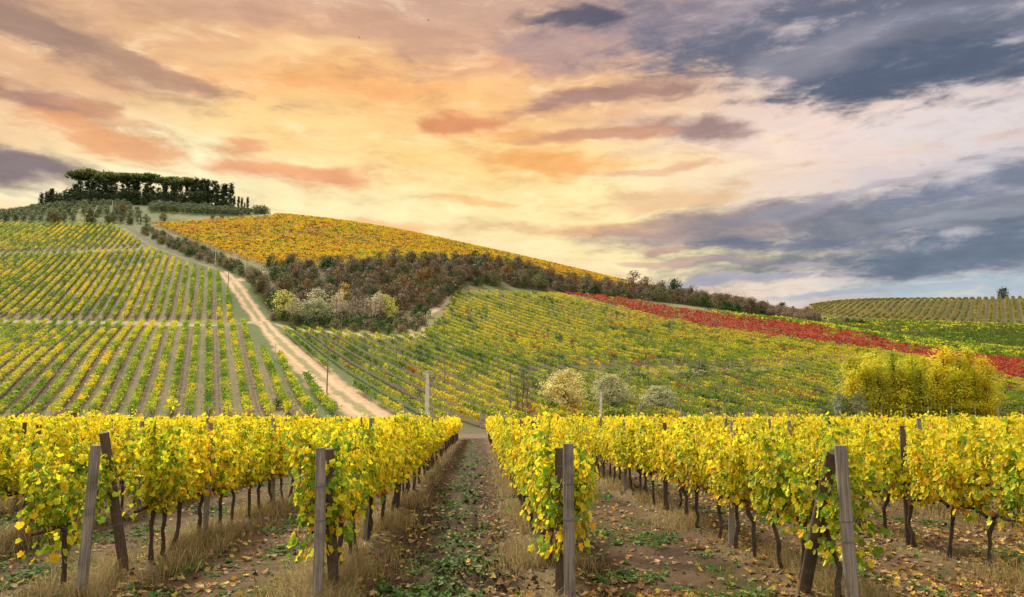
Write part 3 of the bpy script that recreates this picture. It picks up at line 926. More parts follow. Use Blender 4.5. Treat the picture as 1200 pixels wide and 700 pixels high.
# ------------------------------------------------------------------ near vineyard
def vine_mesh(seed, green=0.12, low=0.70, spread=.58, nshoot=13):
    global rng
    keep = rng; rng = np.random.default_rng(seed)
    lf, cn = MB(), MB()
    cen, nor, tip, size, colr, cc = [], [], [], [], [], []
    pal = [(.88, .68, .015), (.88, .75, .03), (.86, .50, .015), (.50, .56, .03), (.16, .30, .025), (.42, .20, .05)]
    for s in range(nshoot):
        y0 = (s + rng.random()) / nshoot * 2 * spread - spread
        side = rng.choice([-1, 1])
        top = 1.36 + rng.random() * .66
        if rng.random() < .26: top += .12 + .25 * rng.random()
        n = 17
        t = np.linspace(0, 1, n)
        bow = side * (.06 + .20 * rng.random())
        droop = rng.random() < .28
        z = .78 + (top - .78) * t
        if droop: z = .78 + (top - .78) * np.sin(np.minimum(t * 1.5, 1.0) * math.pi / 2) - np.maximum(0, t - .62) ** 1.1 * 1.7 * (1 + .3 * rng.random())
        x = bow * np.sin(t * math.pi * .75) * (1.5 if droop else 1) + rng.normal() * .04
        y = y0 + rng.normal() * .12 * t + .05 * np.sin(t * 5 + s)
        P = np.stack([x, y, z], 1)
        v, f = tube(P, np.linspace(.006, .0025, n), 3); cn.add(v, f, np.array([.9, .6, .4]))
        gs = rng.random(); m = 62
        tt = np.concatenate([.10 + .90 * rng.random(m - 4), np.array([.97, .99, 1., .95])])
        base = np.stack([np.interp(tt, t, P[:, i]) for i in range(3)], 1)
        o = rnd_unit(m) * np.array([1.0, .8, .6]); o[:, 0] += side * .35
        c = base + o * (.05 + .11 * rng.random((m, 1)))
        c[:, 2] -= .04
        nn = o * np.array([1.5, .9, .6]) + rng.normal(size=(m, 3)) * .45; nn[:, 2] = np.abs(nn[:, 2]) + .18
        cen.append(c); nor.append(nn)
        tip.append(np.array([0, 0, -1.0]) + rng.normal(size=(m, 3)) * .45)
        size.append((.046 + .052 * rng.random(m)) * (1 - .28 * (tt > .9)))
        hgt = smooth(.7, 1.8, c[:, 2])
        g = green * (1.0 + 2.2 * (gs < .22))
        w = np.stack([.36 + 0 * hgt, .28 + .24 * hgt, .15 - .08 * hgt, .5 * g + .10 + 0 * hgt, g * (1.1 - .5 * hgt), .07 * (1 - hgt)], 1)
        cum = np.cumsum(w / w.sum(1, keepdims=True), 1)
        ci = np.minimum((rng.random(m)[:, None] > cum).sum(1), 5)
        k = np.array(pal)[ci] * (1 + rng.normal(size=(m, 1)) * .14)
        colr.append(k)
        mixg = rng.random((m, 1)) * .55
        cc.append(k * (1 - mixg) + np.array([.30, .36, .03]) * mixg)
    # leaves hanging below the cordon
    m = int(26 * (1 if low > .6 else 4.0))
    c = np.stack([rng.normal(size=m) * .17, rng.uniform(-spread, spread, m), rng.uniform(low, .86, m)], 1)
    cen.append(c); nor.append(np.stack([np.sign(c[:, 0]) * 1.0, rng.normal(size=m) * .8, .3 + .3 * rng.random(m)], 1)); tip.append(np.array([0, 0, -1.0]) + rng.normal(size=(m, 3)) * .4)
    size.append(.055 + .055 * rng.random(m))
    k = pick(pal, m, [.35, .15, .32, .16 + green * .6, green, .16], .14); colr.append(k); cc.append(k * .8 + np.array([.3, .36, .03]) * .2)
    cen = np.vstack(cen)
    colr = np.vstack(colr); dead = (rng.random((len(colr), 1)) < .24) * rng.random((len(colr), 1)) * .75
    colr = [colr * (1 - dead) + np.array([.26, .12, .035]) * dead]
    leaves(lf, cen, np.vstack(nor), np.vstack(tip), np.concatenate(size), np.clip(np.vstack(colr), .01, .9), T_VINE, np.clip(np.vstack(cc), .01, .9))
    # trunk and cordon: gnarled, bending over into one arm along the wire
    tk = MB()
    d = 1 if rng.random() < .6 else -1
    w = rng.normal(size=(7, 2)) * .018
    zz = np.array([-.15, .05, .2, .36, .52, .66, .74])
    P = [(w[i, 0] - .02 * i * .5, w[i, 1] - d * (.10 - .02 * i), zz[i]) for i in range(7)]
    P += [(w[5, 0] * .5, d * .10, .79), (0, d * .26, .80), (rng.normal() * .015, d * .44, .78), (rng.normal() * .02, d * .62, .79)]
    P = np.array(P)
    rad = np.array([.042, .036, .031, .029, .030, .033, .036, .031, .026, .021, .014]) * (1 + rng.normal(size=11) * .10)
    t = np.linspace(0, 10, 31); P2 = np.stack([np.interp(t, np.arange(11), P[:, i]) for i in range(3)], 1); r2 = np.interp(t, np.arange(11), rad) * (1 + rng.normal(size=31) * .07)
    v, f = tube(P2, r2, 7); tk.add(v, f, WHITE, True)
    v, f = tube([(0, -d * .02, .74), (0, -d * .16, .80), (.01, -d * .36, .78)], [.03, .022, .012], 6); tk.add(v, f, WHITE, True)
    rng = keep
    return lf.mesh('foliage', M_VINE), cn.mesh('canes', M_BARK), tk.mesh('trunk', M_BARK)


VINE_NORMAL = [vine_mesh(100 + i, [.10, .16, .24, .12, .34][i % 5]) for i in range(11)]
VINE_END = [vine_mesh(200 + i, .95, .42, .52, 13) for i in range(4)]
VINE_NEAR = [vine_mesh(300 + i, .42, .66) for i in range(3)]

ROW_WORDS = {-1: 'first row left of the central path', 1: 'first row right of the central path', -2: 'second row left of the central path', 2: 'second row right of the central path',
             -3: 'third row left of the central path', 3: 'third row right of the central path'}


def row_word(k):
    n = {1: 'first', 2: 'second', 3: 'third', 4: 'fourth', 5: 'fifth', 6: 'sixth', 7: 'seventh', 8: 'eighth', 9: 'ninth', 10: 'tenth'}.get(abs(k), 'outer')
    return ROW_WORDS.get(k, f"{n} row {'left' if k < 0 else 'right'} of the central path")


plants = []
for k, (off, y0) in ROWS.items():
    n = int((ROW_END - y0) / .95)
    for i in range(n):
        y = y0 + .5 + i * .95 + (random.random() - .5) * .16
        x = off + TANR * y + (random.random() - .5) * .08
        if k == -2 and i == 0: x -= .42; y = y0 + .55
        if k == -2 and i == 1: y += .85
        if k == -2 and i == 2: y += .30
        if abs(x) > y * .72 + 4: continue
        plants.append((math.hypot(x, y), k, i, x, y))
plants.sort()
# the row end reads as one dense green plant pair: mark the first two of each of the four centre rows
VINE_PROTO = {}
NEAR_N = 300
for d_, k, i, x, y in plants[:NEAR_N]:
    if i == 0 and abs(k) <= 2: me = VINE_END[(k + 2) % 4 if k < 0 else (k + 1) % 4]
    elif i <= 2 and abs(k) <= 3: me = VINE_NEAR[(i + k) % 3]
    else: me = VINE_NORMAL[int(_hash(np.array([k + 50]), np.array([i]))[0] * 10.99)]
    lab = f"yellow-leaved grape vine in the {row_word(k)}"; grp = f"vines in the {row_word(k)}"
    if i == 0 and abs(k) <= 2: lab, grp = f"bushy green-yellow vine at the near end of the {row_word(k)}", 'vines at the near row ends'
    if me[0].name in VINE_PROTO: o = dup(VINE_PROTO[me[0].name]); o['label'] = lab; o['group'] = grp
    else:
        o = thing('grape_vine', lab, 'grape vine', group=grp)
        new_part('trunk', me[2], o); new_part('canes', me[1], o); new_part('foliage', me[0], o)
        VINE_PROTO[me[0].name] = o
    o.location = (x, y, float(gz(x, y)))
    o.rotation_euler = (0, 0, -ROW_AZ + (math.pi if random.random() < .5 else 0))
    s = .95 + random.random() * .11
    o.scale = (1.0 if abs(k) == 1 and i == 0 else .95 + random.random() * .2, 1.0, s)
# everything farther out in the same rows: one object
far = np.array([(x, y) for d_, k, i, x, y in plants[NEAR_N:]])
mb = MB()
NF = len(far)
for band, nl, sz in (((0, 48), 190, .135), ((48, 200), 120, .175)):
    q = far[(far[:, 1] >= band[0]) & (far[:, 1] < band[1])]
    if not len(q): continue
    n = len(q) * nl
    rep = np.repeat(q, nl, 0)
    side = rng.choice([-1, 1], n)
    h = np.sqrt(rng.random(n))
    bulge = np.sin(np.clip(h, 0, 1) * math.pi * .85)
    lx = side * (.06 + .22 * bulge * rng.random(n)) + rng.normal(size=n) * .06
    ly = rng.uniform(-.6, .6, n)
    pl = _hash(np.floor(rep[:, 0] * 3 + 90), np.floor(rep[:, 1] * 2))
    z = .74 + h * (.92 + .40 * pl) + (rng.random(n) < .05) * .3 * rng.random(n)
    x = rep[:, 0] + lx; y = rep[:, 1] + ly
    hg = smooth(.9, 1.8, z); gr = smooth(.50, .72, fbm(x * .5, y * .35, 3)) * .5
    W = np.stack([.36 + 0 * hg, .24 + .25 * hg, .18 - .08 * hg, .12 + gr * .5, .05 + gr * .5, .07 * (1 - hg)], 1)
    pal = np.array([(.88, .68, .015), (.88, .75, .03), (.86, .50, .015), (.50, .56, .03), (.16, .30, .025), (.42, .20, .05)])
    cum = np.cumsum(W / W.sum(1, keepdims=True), 1); ci = np.minimum((rng.random(n)[:, None] > cum).sum(1), 5)
    colr = np.clip(pal[ci] * (1 + rng.normal(size=(n, 1)) * .15), .01, .9)
    nor = np.stack([side * 1.1 + rng.normal(size=n) * .4, -.3 + rng.normal(size=n) * .7, .35 + rng.normal(size=n) * .35], 1)
    leaves(mb, np.stack([x, y, gz(x, y) + z], 1), nor, np.array([0, 0, -1.0]) + rng.normal(size=(n, 3)) * .5, sz * (.75 + .5 * rng.random(n)), colr, T_SIX)
o = tag(mb.build('vine_foliage', M_VINE), 'yellow leaf canopy of the vine rows farther off, merging into one carpet', 'vines', kind='stuff')
mb = MB()
for x, y in far:
    if y > 60 and abs(x) > 12: continue
    z = float(gz(x, y)); a = rng.normal(size=4) * .05
    v, f = tube([(x + a[0], y, z - .1), (x + a[1], y + a[2], z + .4), (x, y + a[3], z + .85)], [.04, .032, .035], 4); mb.add(v, f, WHITE * .8)
tag(mb.build('vine_trunks', M_BARK), 'dark vine trunks of the rows farther off', 'vines', kind='stuff')


# ---- posts
def post_mesh(h, r, seed, lean=(0, 0)):
    global rng
    kp = rng; rng = np.random.default_rng(seed)
    n = 14; t = np.linspace(0, 1, n)
    P = np.stack([lean[0] * t + rng.normal() * .012 * np.sin(t * 3), lean[1] * t + rng.normal() * .012 * np.sin(t * 2.4), -.35 + (h + .35) * t], 1)
    rad = r * (1.06 - .10 * t) * (1 + rng.normal(size=n) * .012)
    mb = MB(); v, f = tube(P, rad, 14)
    v = v + rng.normal(size=v.shape) * .0012
    mb.add(v, f, WHITE, True)
    top = v[-14:]; c = top.mean(0) + np.array([0, 0, .006])
    tv = np.vstack([top, c]); mb.add(tv, np.array([[i, (i + 1) % 14, 14] for i in range(14)]), WHITE * 1.15)
    rng = kp
    return mb, P, rad


def wire_ring(parent, P, rad, frac):
    i = frac * (len(P) - 1); c = np.array([np.interp(i, np.arange(len(P)), P[:, j]) for j in range(3)]); r = np.interp(i, np.arange(len(P)), rad) + .003
    a = np.linspace(0, 2 * math.pi * 2, 28)
    pts = np.stack([c[0] + r * np.cos(a), c[1] + r * np.sin(a), c[2] + np.linspace(-.008, .012, 28) + .01 * np.sin(a)], 1)
    mb = MB(); v, f = tube(pts, .0028, 4); mb.add(v, f, WHITE); mb.build('wire_tie', M_WIRE, parent)


def place_post(name, label, base, top, r, seed, mat, group=None, rings=(.62, .8)):
    b = np.array([base[0], base[1], float(gz(*base))]); t = np.array(top)
    mb, P, rad = post_mesh(t[2] - b[2], r, seed, (t[0] - b[0], t[1] - b[1]))
    o = mb.build(name, mat); o.location = b
    tag(o, label, 'post', group)
    for q in rings: wire_ring(o, P, rad, q)
    return o


def pix3(px, py, d):
    a, e = pdir(px, py)
    return (float(a) * d, d, CAM_H + float(e) * d)


def ground_xy(px, d): return (float(pdir(px, 600)[0]) * d, d)


place_post('end_post', 'grey row-end post leaning slightly, second row left of the path', ground_xy(100, 9.65), pix3(112, 522, 9.65), .062, 1, M_POST)
place_post('brace_post', 'dark brown slanting brace post behind the leaning grey row-end post', ground_xy(156, 11.3), pix3(122, 507, 10.8), .066, 2, M_DARKPOST, rings=(.5,))
place_post('end_post', 'grey-brown upright end post of the first row left of the path', ground_xy(374, 9.1), pix3(376, 525, 9.1), .060, 3, M_POST)
place_post('brace_post', 'round darker post just behind the upright end post left of the path', ground_xy(397, 9.9), pix3(385, 526, 9.6), .066, 4, M_DARKPOST, rings=(.9, .82))
place_post('end_post', 'brown row-end post at the near end of the first row right of the path', ground_xy(668, 8.9), pix3(666, 520, 8.9), .064, 5, M_POST)
place_post('brace_post', 'thick dark post standing close behind the brown row-end post right of the path', ground_xy(656, 9.5), pix3(656, 525, 9.5), .068, 6, M_DARKPOST, rings=(.9,))
place_post('end_post', 'tall brown row-end post with wire tie, second row right of the path', ground_xy(995, 8.8), pix3(985, 522, 8.8), .070, 7, M_POST, rings=(.52, .62))
place_post('brace_post', 'brown brace post slanting up to the tall wire-tied row-end post', ground_xy(930, 10.0), pix3(976, 530, 9.15), .075, 8, M_DARKPOST, rings=())
# line posts: copies of six meshes
PM = []
for i in range(6):
    mb, P, rad = post_mesh(1.98 + .05 * (i % 3), .045 + .004 * (i % 2), 40 + i, (random.uniform(-.06, .06), random.uniform(-.05, .05)))
    PM.append(mb.mesh('line_post', M_POST if i % 3 else M_DARKPOST))
lp = []
for k, (off, y0) in ROWS.items():
    y = y0 + 4.6
    j = 0
    while y < ROW_END:
        x = off + TANR * y
        if abs(x) < y * .70 + 2: lp.append((math.hypot(x, y), k, x, y, j))
        y += 4.6; j += 1
    lp.append((math.hypot(off + TANR * ROW_END, ROW_END), k, off + TANR * ROW_END, ROW_END, 99))
lp.sort()
for n_, (d_, k, x, y, j) in enumerate(lp[:300]):
    o = new_part('line_post', PM[(j + k) % 6 if j < 90 else (k % 6)], None)
    o.location = (x + random.uniform(-.05, .05), y, float(gz(x, y)))
    o.rotation_euler = (random.uniform(-.03, .03), random.uniform(-.04, .04), random.random() * 6)
    tag(o, f"thin weathered wooden post among the leaves of the {row_word(k)}", 'post', f"posts in the {row_word(k)}")
# trellis wires of the six rows nearest the path
for k in (-3, -2, -1, 1, 2, 3):
    off, y0 = ROWS[k]
    for h, w in ((.80, 'low'), (1.32, 'middle')):
        ys = np.arange(y0 - .1, 46, .6); xs = off + TANR * ys + .03
        sag = -.03 * np.sin((ys - y0) / 4.6 * math.pi) ** 2
        mb = MB(); v, f = tube(np.stack([xs, ys, base_h(xs, ys) + h + sag], 1), .0032, 4); mb.add(v, f, WHITE)
        tag(mb.build('trellis_wire', M_WIRE), f"thin {w} trellis wire of the {row_word(k)}", 'wire')


# ------------------------------------------------------------------ ground cover of the near vineyard
def foreground_points(n, d0, d1, fn_keep, power=1.6):
    """points denser towards the camera, filtered by a probability"""
    out = []
    tot = 0
    while tot < n:
        u = rng.random(n * 2)
        d = (d0 ** (1 - power) + u * (d1 ** (1 - power) - d0 ** (1 - power))) ** (1 / (1 - power))
        x = rng.uniform(-.80, .80, n * 2) * d
        k = rng.random(n * 2) < fn_keep(x, d)
        out.append(np.stack([x[k], d[k]], 1)); tot += k.sum()
    return np.vstack(out)[:n]


def dry_grass():
    def keep(x, y):
        dr = row_dist(x, y); X = rowX(x, y)
        p = np.exp(-(dr / .42) ** 2)
        tall = smooth(.42, .60, fbm(x * .9 + 11, y * .5, 3))
        return p * (.06 + .94 * tall) * np.where(X > 5.5, .45, 1.0)
    P = foreground_points(105000, 7.0, 60, keep, 2.0)
    n = len(P); d = P[:, 1]
    z = gz(P[:, 0], d)
    tall = smooth(.36, .58, fbm(P[:, 0] * .9 + 11, d * .5, 3))
    h = (.07 + .27 * tall * rng.random(n)) * (1 + .35 * rng.random(n))
    w = (.0022 + .0016 * rng.random(n)) * np.clip(d / 10, 1, 5)
    az = rng.random(n) * 2 * math.pi
    lean = rng.normal(size=(n, 2)) * .55
    side = np.stack([np.cos(az), np.sin(az), 0 * az], 1)
    b = np.column_stack([P, z - .01])
    m_ = b + np.column_stack([lean * h[:, None] * .35, h * .62])
    t = b + np.column_stack([lean * h[:, None] * 1.0, h * (.92 - .25 * np.abs(lean).max(1))])
    V = np.stack([b - side * w[:, None], b + side * w[:, None], m_ + side * w[:, None] * .7, m_ - side * w[:, None] * .7, t], 1)
    base = np.arange(n)[:, None] * 5
    colr = pick([(.40, .30, .135), (.30, .215, .09), (.52, .40, .20), (.16, .18, .05), (.20, .13, .06)], n, [.4, .25, .2, .14, .14], .15)
    mb = MB()
    mb.add(V.reshape(-1, 3), np.array([[0, 1, 2, 3]])[None].repeat(n, 0).reshape(-1, 4) + base, np.repeat(colr, 5, 0))
    mb.f.append(np.array([[3, 2, 4]]) + base); mb.sm.append(False)
    tag(mb.build('dry_grass', M_GRASS), 'dry straw-coloured grass tufts along the feet of the vines', 'grass', kind='stuff')


def green_weeds():
    def keep(x, y):
        X = rowX(x, y); dr = row_dist(x, y)
        c = np.exp(-((X + .43 - .12 * np.sin(y * .5)) / .50) ** 2) * smooth(.42, .62, fbm(x * 1.9, y * 1.1, 3)) * 1.0
        lane = (np.abs(X + .43) > 1.4) * smooth(.54, .70, fbm(x * 1.1 + 7, y * .9, 3)) * smooth(.3, .7, dr) * .28
        return np.clip(c * .55 + lane, 0.012, 1)
    P = foreground_points(7500, 7.5, 74, keep, 1.75)
    mb = MB(); k = 7
    n = len(P) * k; rep = np.repeat(P, k, 0)
    s = np.repeat((.022 + .040 * rng.random(len(P)) ** 2) * np.clip(P[:, 1] / 14, 1, 2.4), k)
    a = rng.random(n) * 2 * math.pi
    r = s * (.4 + .9 * rng.random(n))
    x = rep[:, 0] + np.cos(a) * r; y = rep[:, 1] + np.sin(a) * r
    c = np.stack([x, y, gz(x, y) + .012 + s * .6 * rng.random(n)], 1)
    nor = np.stack([np.cos(a) * -.5 + rng.normal(size=n) * .3, np.sin(a) * -.5 + rng.normal(size=n) * .3, np.ones(n)], 1)
    tip = np.stack([np.cos(a), np.sin(a), -.1 + 0 * a], 1)
    colr = pick([(.09, .18, .04), (.13, .22, .045), (.07, .13, .04), (.20, .24, .05)], n, [.4, .3, .2, .1], .18)
    leaves(mb, c, nor, tip, s * (.8 + .5 * rng.random(n)), colr, T_SIX)
    # grass tufts in the outer lanes
    def keep2(x, y):
        X = rowX(x, y); dr = row_dist(x, y)
        return (np.abs(X + .43) > 1.5) * smooth(.56, .66, fbm(x * 1.3 + 31, y * 1.1, 3)) * smooth(.4, .8, dr)
    Q = foreground_points(9000, 7.5, 40, keep2, 2.0); n = len(Q)
    h = .06 + .14 * rng.random(n); w = .004 * np.clip(Q[:, 1] / 10, 1, 4); az = rng.random(n) * 6.28
    side = np.stack([np.cos(az), np.sin(az), 0 * az], 1) * w[:, None]; b = np.column_stack([Q, gz(Q[:, 0], Q[:, 1]) - .01])
    t = b + np.column_stack([rng.normal(size=(n, 2)) * .5 * h[:, None], h])
    mb.add(np.stack([b - side, b + side, t], 1).reshape(-1, 3), np.arange(n * 3).reshape(n, 3), np.repeat(pick([(.09, .19, .03), (.13, .21, .04)], n, [1, 1], .2), 3, 0))
    tag(mb.build('green_weeds', M_GRASS), 'low green weeds and grass growing on the soil between the rows', 'weeds', kind='stuff')


def fallen_leaves():
    def keep(x, y):
        X = rowX(x, y); dr = row_dist(x, y)
        strip = np.exp(-((X - .35) / .42) ** 2) * .9 + np.exp(-((X + 1.25) / .45) ** 2) * .5 + .12
        lane = (X > 1.3) * (.22 + .5 * (X > 4.3)) + (X < -2.2) * .25
        return np.clip((strip + lane) * (.35 + .9 * smooth(.4, .6, fbm(x * .8, y * .6, 3))), .05, 1)
    P = foreground_points(21000, 7.3, 74, keep, 1.6); n = len(P)
    c = np.column_stack([P, gz(P[:, 0], P[:, 1]) + .012 + .02 * rng.random(n)])
    nor = np.array([0, 0, 1.0]) + rng.normal(size=(n, 3)) * .38
    colr = pick([(.58, .38, .05), (.42, .23, .07), (.30, .16, .07), (.48, .32, .15), (.22, .115, .06), (.62, .48, .08)], n, [.16, .2, .22, .22, .18, .08], .16)
    mb = MB()
    leaves(mb, c, nor, rnd_unit(n), .045 + .05 * rng.random(n), colr, T_VINE, colr * .9)
    tag(mb.build('fallen_leaves', M_LITTER), 'fallen yellow and brown vine leaves scattered over the soil', 'leaves', kind='stuff')


def soil_clods():
    def keep(x, y):
        X = rowX(x, y)
        return np.clip(np.exp(-((X + .43) / 1.0) ** 4) + .3 * (X > 4.4) + .12, 0, 1) * smooth(.35, .6, fbm(x * 1.5, y * 1.5, 3))
    P = foreground_points(9000, 7.5, 40, keep, 2.1); n = len(P)
    s = (.010 + .034 * rng.random(n) ** 3.0) * np.clip(P[:, 1] / 14, 1, 2)
    tv = np.array([[0, 0, .9], [1, 0, .1], [.3, .95, 0], [-.8, .6, .15], [-.8, -.6, 0], [.3, -.95, .1], [0, 0, -.6]])
    tf = np.array([[0, 1, 2], [0, 2, 3], [0, 3, 4], [0, 4, 5], [0, 5, 1], [6, 2, 1], [6, 3, 2], [6, 4, 3], [6, 5, 4], [6, 1, 5]])
    V = tv[None] * (s[:, None, None] * (.6 + .8 * rng.random((n, 7, 3))))
    a = rng.random(n) * 6.28; ca, sa = np.cos(a)[:, None], np.sin(a)[:, None]
    V = np.stack([V[..., 0] * ca - V[..., 1] * sa, V[..., 0] * sa + V[..., 1] * ca, V[..., 2]], -1)
    V += np.column_stack([P, gz(P[:, 0], P[:, 1])])[:, None, :]
    mb = MB(); colr = pick([(.058, .038, .025), (.092, .062, .04), (.042, .028, .019)], n, [.5, .3, .3], .15)
    mb.add(V.reshape(-1, 3), (tf[None] + np.arange(n)[:, None, None] * 7).reshape(-1, 3), np.repeat(colr, 7, 0))
    tag(mb.build('soil_clods', M_GRASS), 'dark crumbled clods of tilled soil between the rows', 'soil', kind='stuff')


dry_grass(); green_weeds(); fallen_leaves(); soil_clods()
# one pale stone lying in the path
mb = MB()
th, ph = np.meshgrid(np.linspace(0, math.pi, 8), np.linspace(0, 2 * math.pi, 13)[:-1], indexing='ij')
V = np.stack([np.sin(th) * np.cos(ph) * .075, np.sin(th) * np.sin(ph) * .05, np.cos(th) * .042], -1).reshape(-1, 3) * (1 + .25 * (rng.random((96, 1)) - .5))
for j in range(8): V[j * 12:(j + 1) * 12, :] += 0
idx = np.arange(96).reshape(8, 12)
mb.add(V, np.stack([idx[:-1], np.roll(idx[:-1], -1, 1), np.roll(idx[1:], -1, 1), idx[1:]], -1).reshape(-1, 4), WHITE * 1.2, True)
o = mb.build('stone', M_STONE); x, y = ground_xy(582, 9.75); o.location = (x, y, float(gz(x, y)) + .03)
tag(o, 'pale rounded stone lying on the dark soil of the central path', 'stone')


# ------------------------------------------------------------------ trees and shrubs
def plant_mesh(seed, h, z0, rx, shape, clumps, per, sig, size, pal, wts, trunk_r, limbs, twig=0, trunk_h=None, up=.4, fill=.75, lean=.3, flat=1.0, trunk_c=WHITE):
    """trunk with limbs, and a crown of leaf clumps inside a profile radius(t), t from crown base to top"""
    global rng
    kp = rng; rng = np.random.default_rng(seed)
    tk, cr = MB(), MB()
    th = trunk_h or h * .8
    n = 7; t = np.linspace(0, 1, n); w = rng.normal(size=(n, 2)) * lean * trunk_r * 2; w[0] = 0
    w = np.cumsum(w, 0)
    P = np.stack([w[:, 0], w[:, 1], -.3 + (th + .3) * t], 1)
    v, f = tube(P, trunk_r * (1 - .75 * t), 6); tk.add(v, f, trunk_c, True)
    # clump centres
    tt = rng.random(clumps) ** .9
    rad = np.array([shape(q) for q in tt]) * rx
    a = rng.random(clumps) * 2 * math.pi; rr = rad * np.maximum(fill, rng.random(clumps)) ** .5 * rng.uniform(.55, 1.05, clumps)
    cen = np.stack([np.cos(a) * rr + np.interp(z0 + tt * (h - z0), P[:, 2], P[:, 0]), np.sin(a) * rr + np.interp(z0 + tt * (h - z0), P[:, 2], P[:, 1]), z0 + tt * (h - z0)], 1)
    for i in range(min(limbs, clumps)):
        zs = max(h * .08, min(th * .95, cen[i, 2] * (1 - up * rng.random()) - .15 * rx))
        b = np.array([np.interp(zs, P[:, 2], P[:, 0]), np.interp(zs, P[:, 2], P[:, 1]), zs])
        mid = (b + cen[i]) / 2 + rng.normal(size=3) * .06 * rx + np.array([0, 0, .04 * h])
        v, f = tube([b, mid, cen[i]], [trunk_r * .42, trunk_r * .26, trunk_r * .1], 4); tk.add(v, f, trunk_c, True)
        for _ in range(twig):
            e = cen[i] + unit(rng.normal(size=3) + np.array([0, 0, .8])) * sig * rng.uniform(1.0, 2.6)
            v, f = tube([mid + (cen[i] - mid) * rng.random(), e], [trunk_r * .13, trunk_r * .05], 3); tk.add(v, f, trunk_c)
    N = clumps * per
    if N:
        c = np.repeat(cen, per, 0) + rng.normal(size=(N, 3)) * sig * np.array([1, 1, .75 * flat])
        c[:, 2] = np.maximum(c[:, 2], .12)
        ctr = np.array([0, 0, z0 + (h - z0) * .4])
        nor = unit((c - ctr) * np.array([1, 1, .8])) + rnd_unit(N) * .8 + np.array([0, 0, .25])
        tone = np.repeat(rng.normal(size=(clumps, 1)) * .20, per, 0)
        k = pick(pal, N, wts, .14) * (1 + tone)
        leaves(cr, c, nor, rnd_unit(N), size * (.65 + .7 * rng.random(N)), np.clip(k, .004, .9))
    rng = kp
    return tk.mesh('trunk', M_BARK), cr.mesh('crown', M_TREE)


PROTO = {}


def put_tree(name, key, me, xy, label, cat, group=None, s=1.0, rz=None, sink=.1, sx=1.0):
    if key in PROTO:
        o = dup(PROTO[key]); o.name = name
        for kk in ('label', 'group'):
            if kk in o: del o[kk]
    else:
        o = bpy.data.objects.new(name, None); col.objects.link(o)
        new_part('trunk', me[0], o); new_part('crown', me[1], o)
        PROTO[key] = o
    tag(o, label, cat, group)
    o.location = (xy[0], xy[1], float(base_h(xy[0], xy[1])) - sink)
    o.rotation_euler = (0, 0, random.random() * 6.28 if rz is None else rz)
    o.scale = (s * sx, s * sx, s)
    return o


ball = lambda t: math.sqrt(max(0.02, 1 - (2 * t - .85) ** 2 / 1.4))
egg = lambda t: (math.sin(math.pi * (t * .86 + .10))) ** .7
spindle = lambda t: .55 + .45 * math.sin(math.pi * min(1, t * 1.5 + .1)) if t < .45 else max(.06, (1 - t) / .55) ** .75
umb = lambda t: (1 - t ** 2.2) ** .5 * (.75 + .25 * min(1, t * 4))
flame = lambda t: (.45 + .55 * min(1, t / .3)) if t < .3 else max(.10, 1 - ((t - .3) / .7) ** 1.5 * .92)
column = lambda t: .55 + .45 * math.sin(math.pi * min(1, t * 1.1)) if t < .8 else max(.15, (1 - t) * 3)
dome = lambda t: max(.1, 1 - t ** 2) ** .5

G_PINE = [(.13, .17, .045), (.17, .20, .055), (.085, .12, .035)]
G_CYP = [(.075, .11, .05), (.11, .145, .065), (.045, .07, .035)]
G_OLIVE = [(.15, .19, .08), (.21, .245, .135), (.09, .12, .05)]
PINE = [plant_mesh(400 + i, 17.5, 15.0, 5.2 + .5 * i, umb, 150, 14, .55, .62, G_PINE, [.5, .3, .25], .42, 12, trunk_h=15.4, up=.25, fill=.3, flat=.5) for i in range(3)]
CYP = [plant_mesh(410 + i, 14, .4, 1.35 + .25 * i, spindle, 80, 14, .42, .60, G_CYP, [.5, .25, .3], .25, 0, trunk_h=11, fill=.6) for i in range(4)]
OAKD = [plant_mesh(420 + i, 8.5, .8, 4.2, ball, 70, 12, .8, .75, [(.05, .08, .032), (.075, .105, .045), (.10, .12, .055)], [.5, .4, .2], .3, 8, fill=.5) for i in range(2)]
OLIVE = [plant_mesh(430 + i, 3.9, .6, 2.1, ball, 38, 9, .45, .48, G_OLIVE, [.5, .3, .35], .16, 6, trunk_h=2.4, fill=.5) for i in range(4)]
ROUND = [plant_mesh(440 + i, 7.0, .5, 3.6, ball, 60, 14, .65, .55, p, [.5, .4, .2], .22, 8, fill=.5) for i, p in enumerate(
    [[(.10, .115, .03), (.15, .15, .04), (.06, .075, .02)], [(.16, .12, .035), (.20, .15, .05), (.09, .085, .03)]])]
BARE = [plant_mesh(450 + i, 5.8, .3, 3.5, ball, 60, 13, .55, .38, p, w, .15, 30, twig=4, fill=.4, trunk_c=np.array(tc_)) for i, (p, w, tc_) in enumerate([
    ([(.18, .12, .062), (.23, .15, .075), (.135, .10, .06)], [.4, .3, .3], (1.5, 1.3, 1.0)),
    ([(.18, .148, .095), (.225, .185, .12), (.145, .115, .078)], [.4, .3, .3], (2.0, 1.8, 1.5)),
    ([(.27, .145, .04), (.20, .115, .045), (.33, .19, .045)], [.4, .3, .2], (1.4, 1.2, .9)),
    ([(.14, .15, .042), (.175, .16, .05), (.10, .112, .038)], [.4, .3, .3], (1.4, 1.3, 1.0)),
    ([(.135, .115, .062), (.17, .12, .06), (.11, .108, .05)], [.4, .3, .3], (1.5, 1.4, 1.2)),
])]
EVERG = [plant_mesh(470 + i, 6.5, .2, 3.0, egg, 55, 13, .6, .5, [(.045, .09, .03), (.07, .125, .04), (.09, .14, .045)], [.5, .4, .2], .2, 5, fill=.5) for i in range(2)]
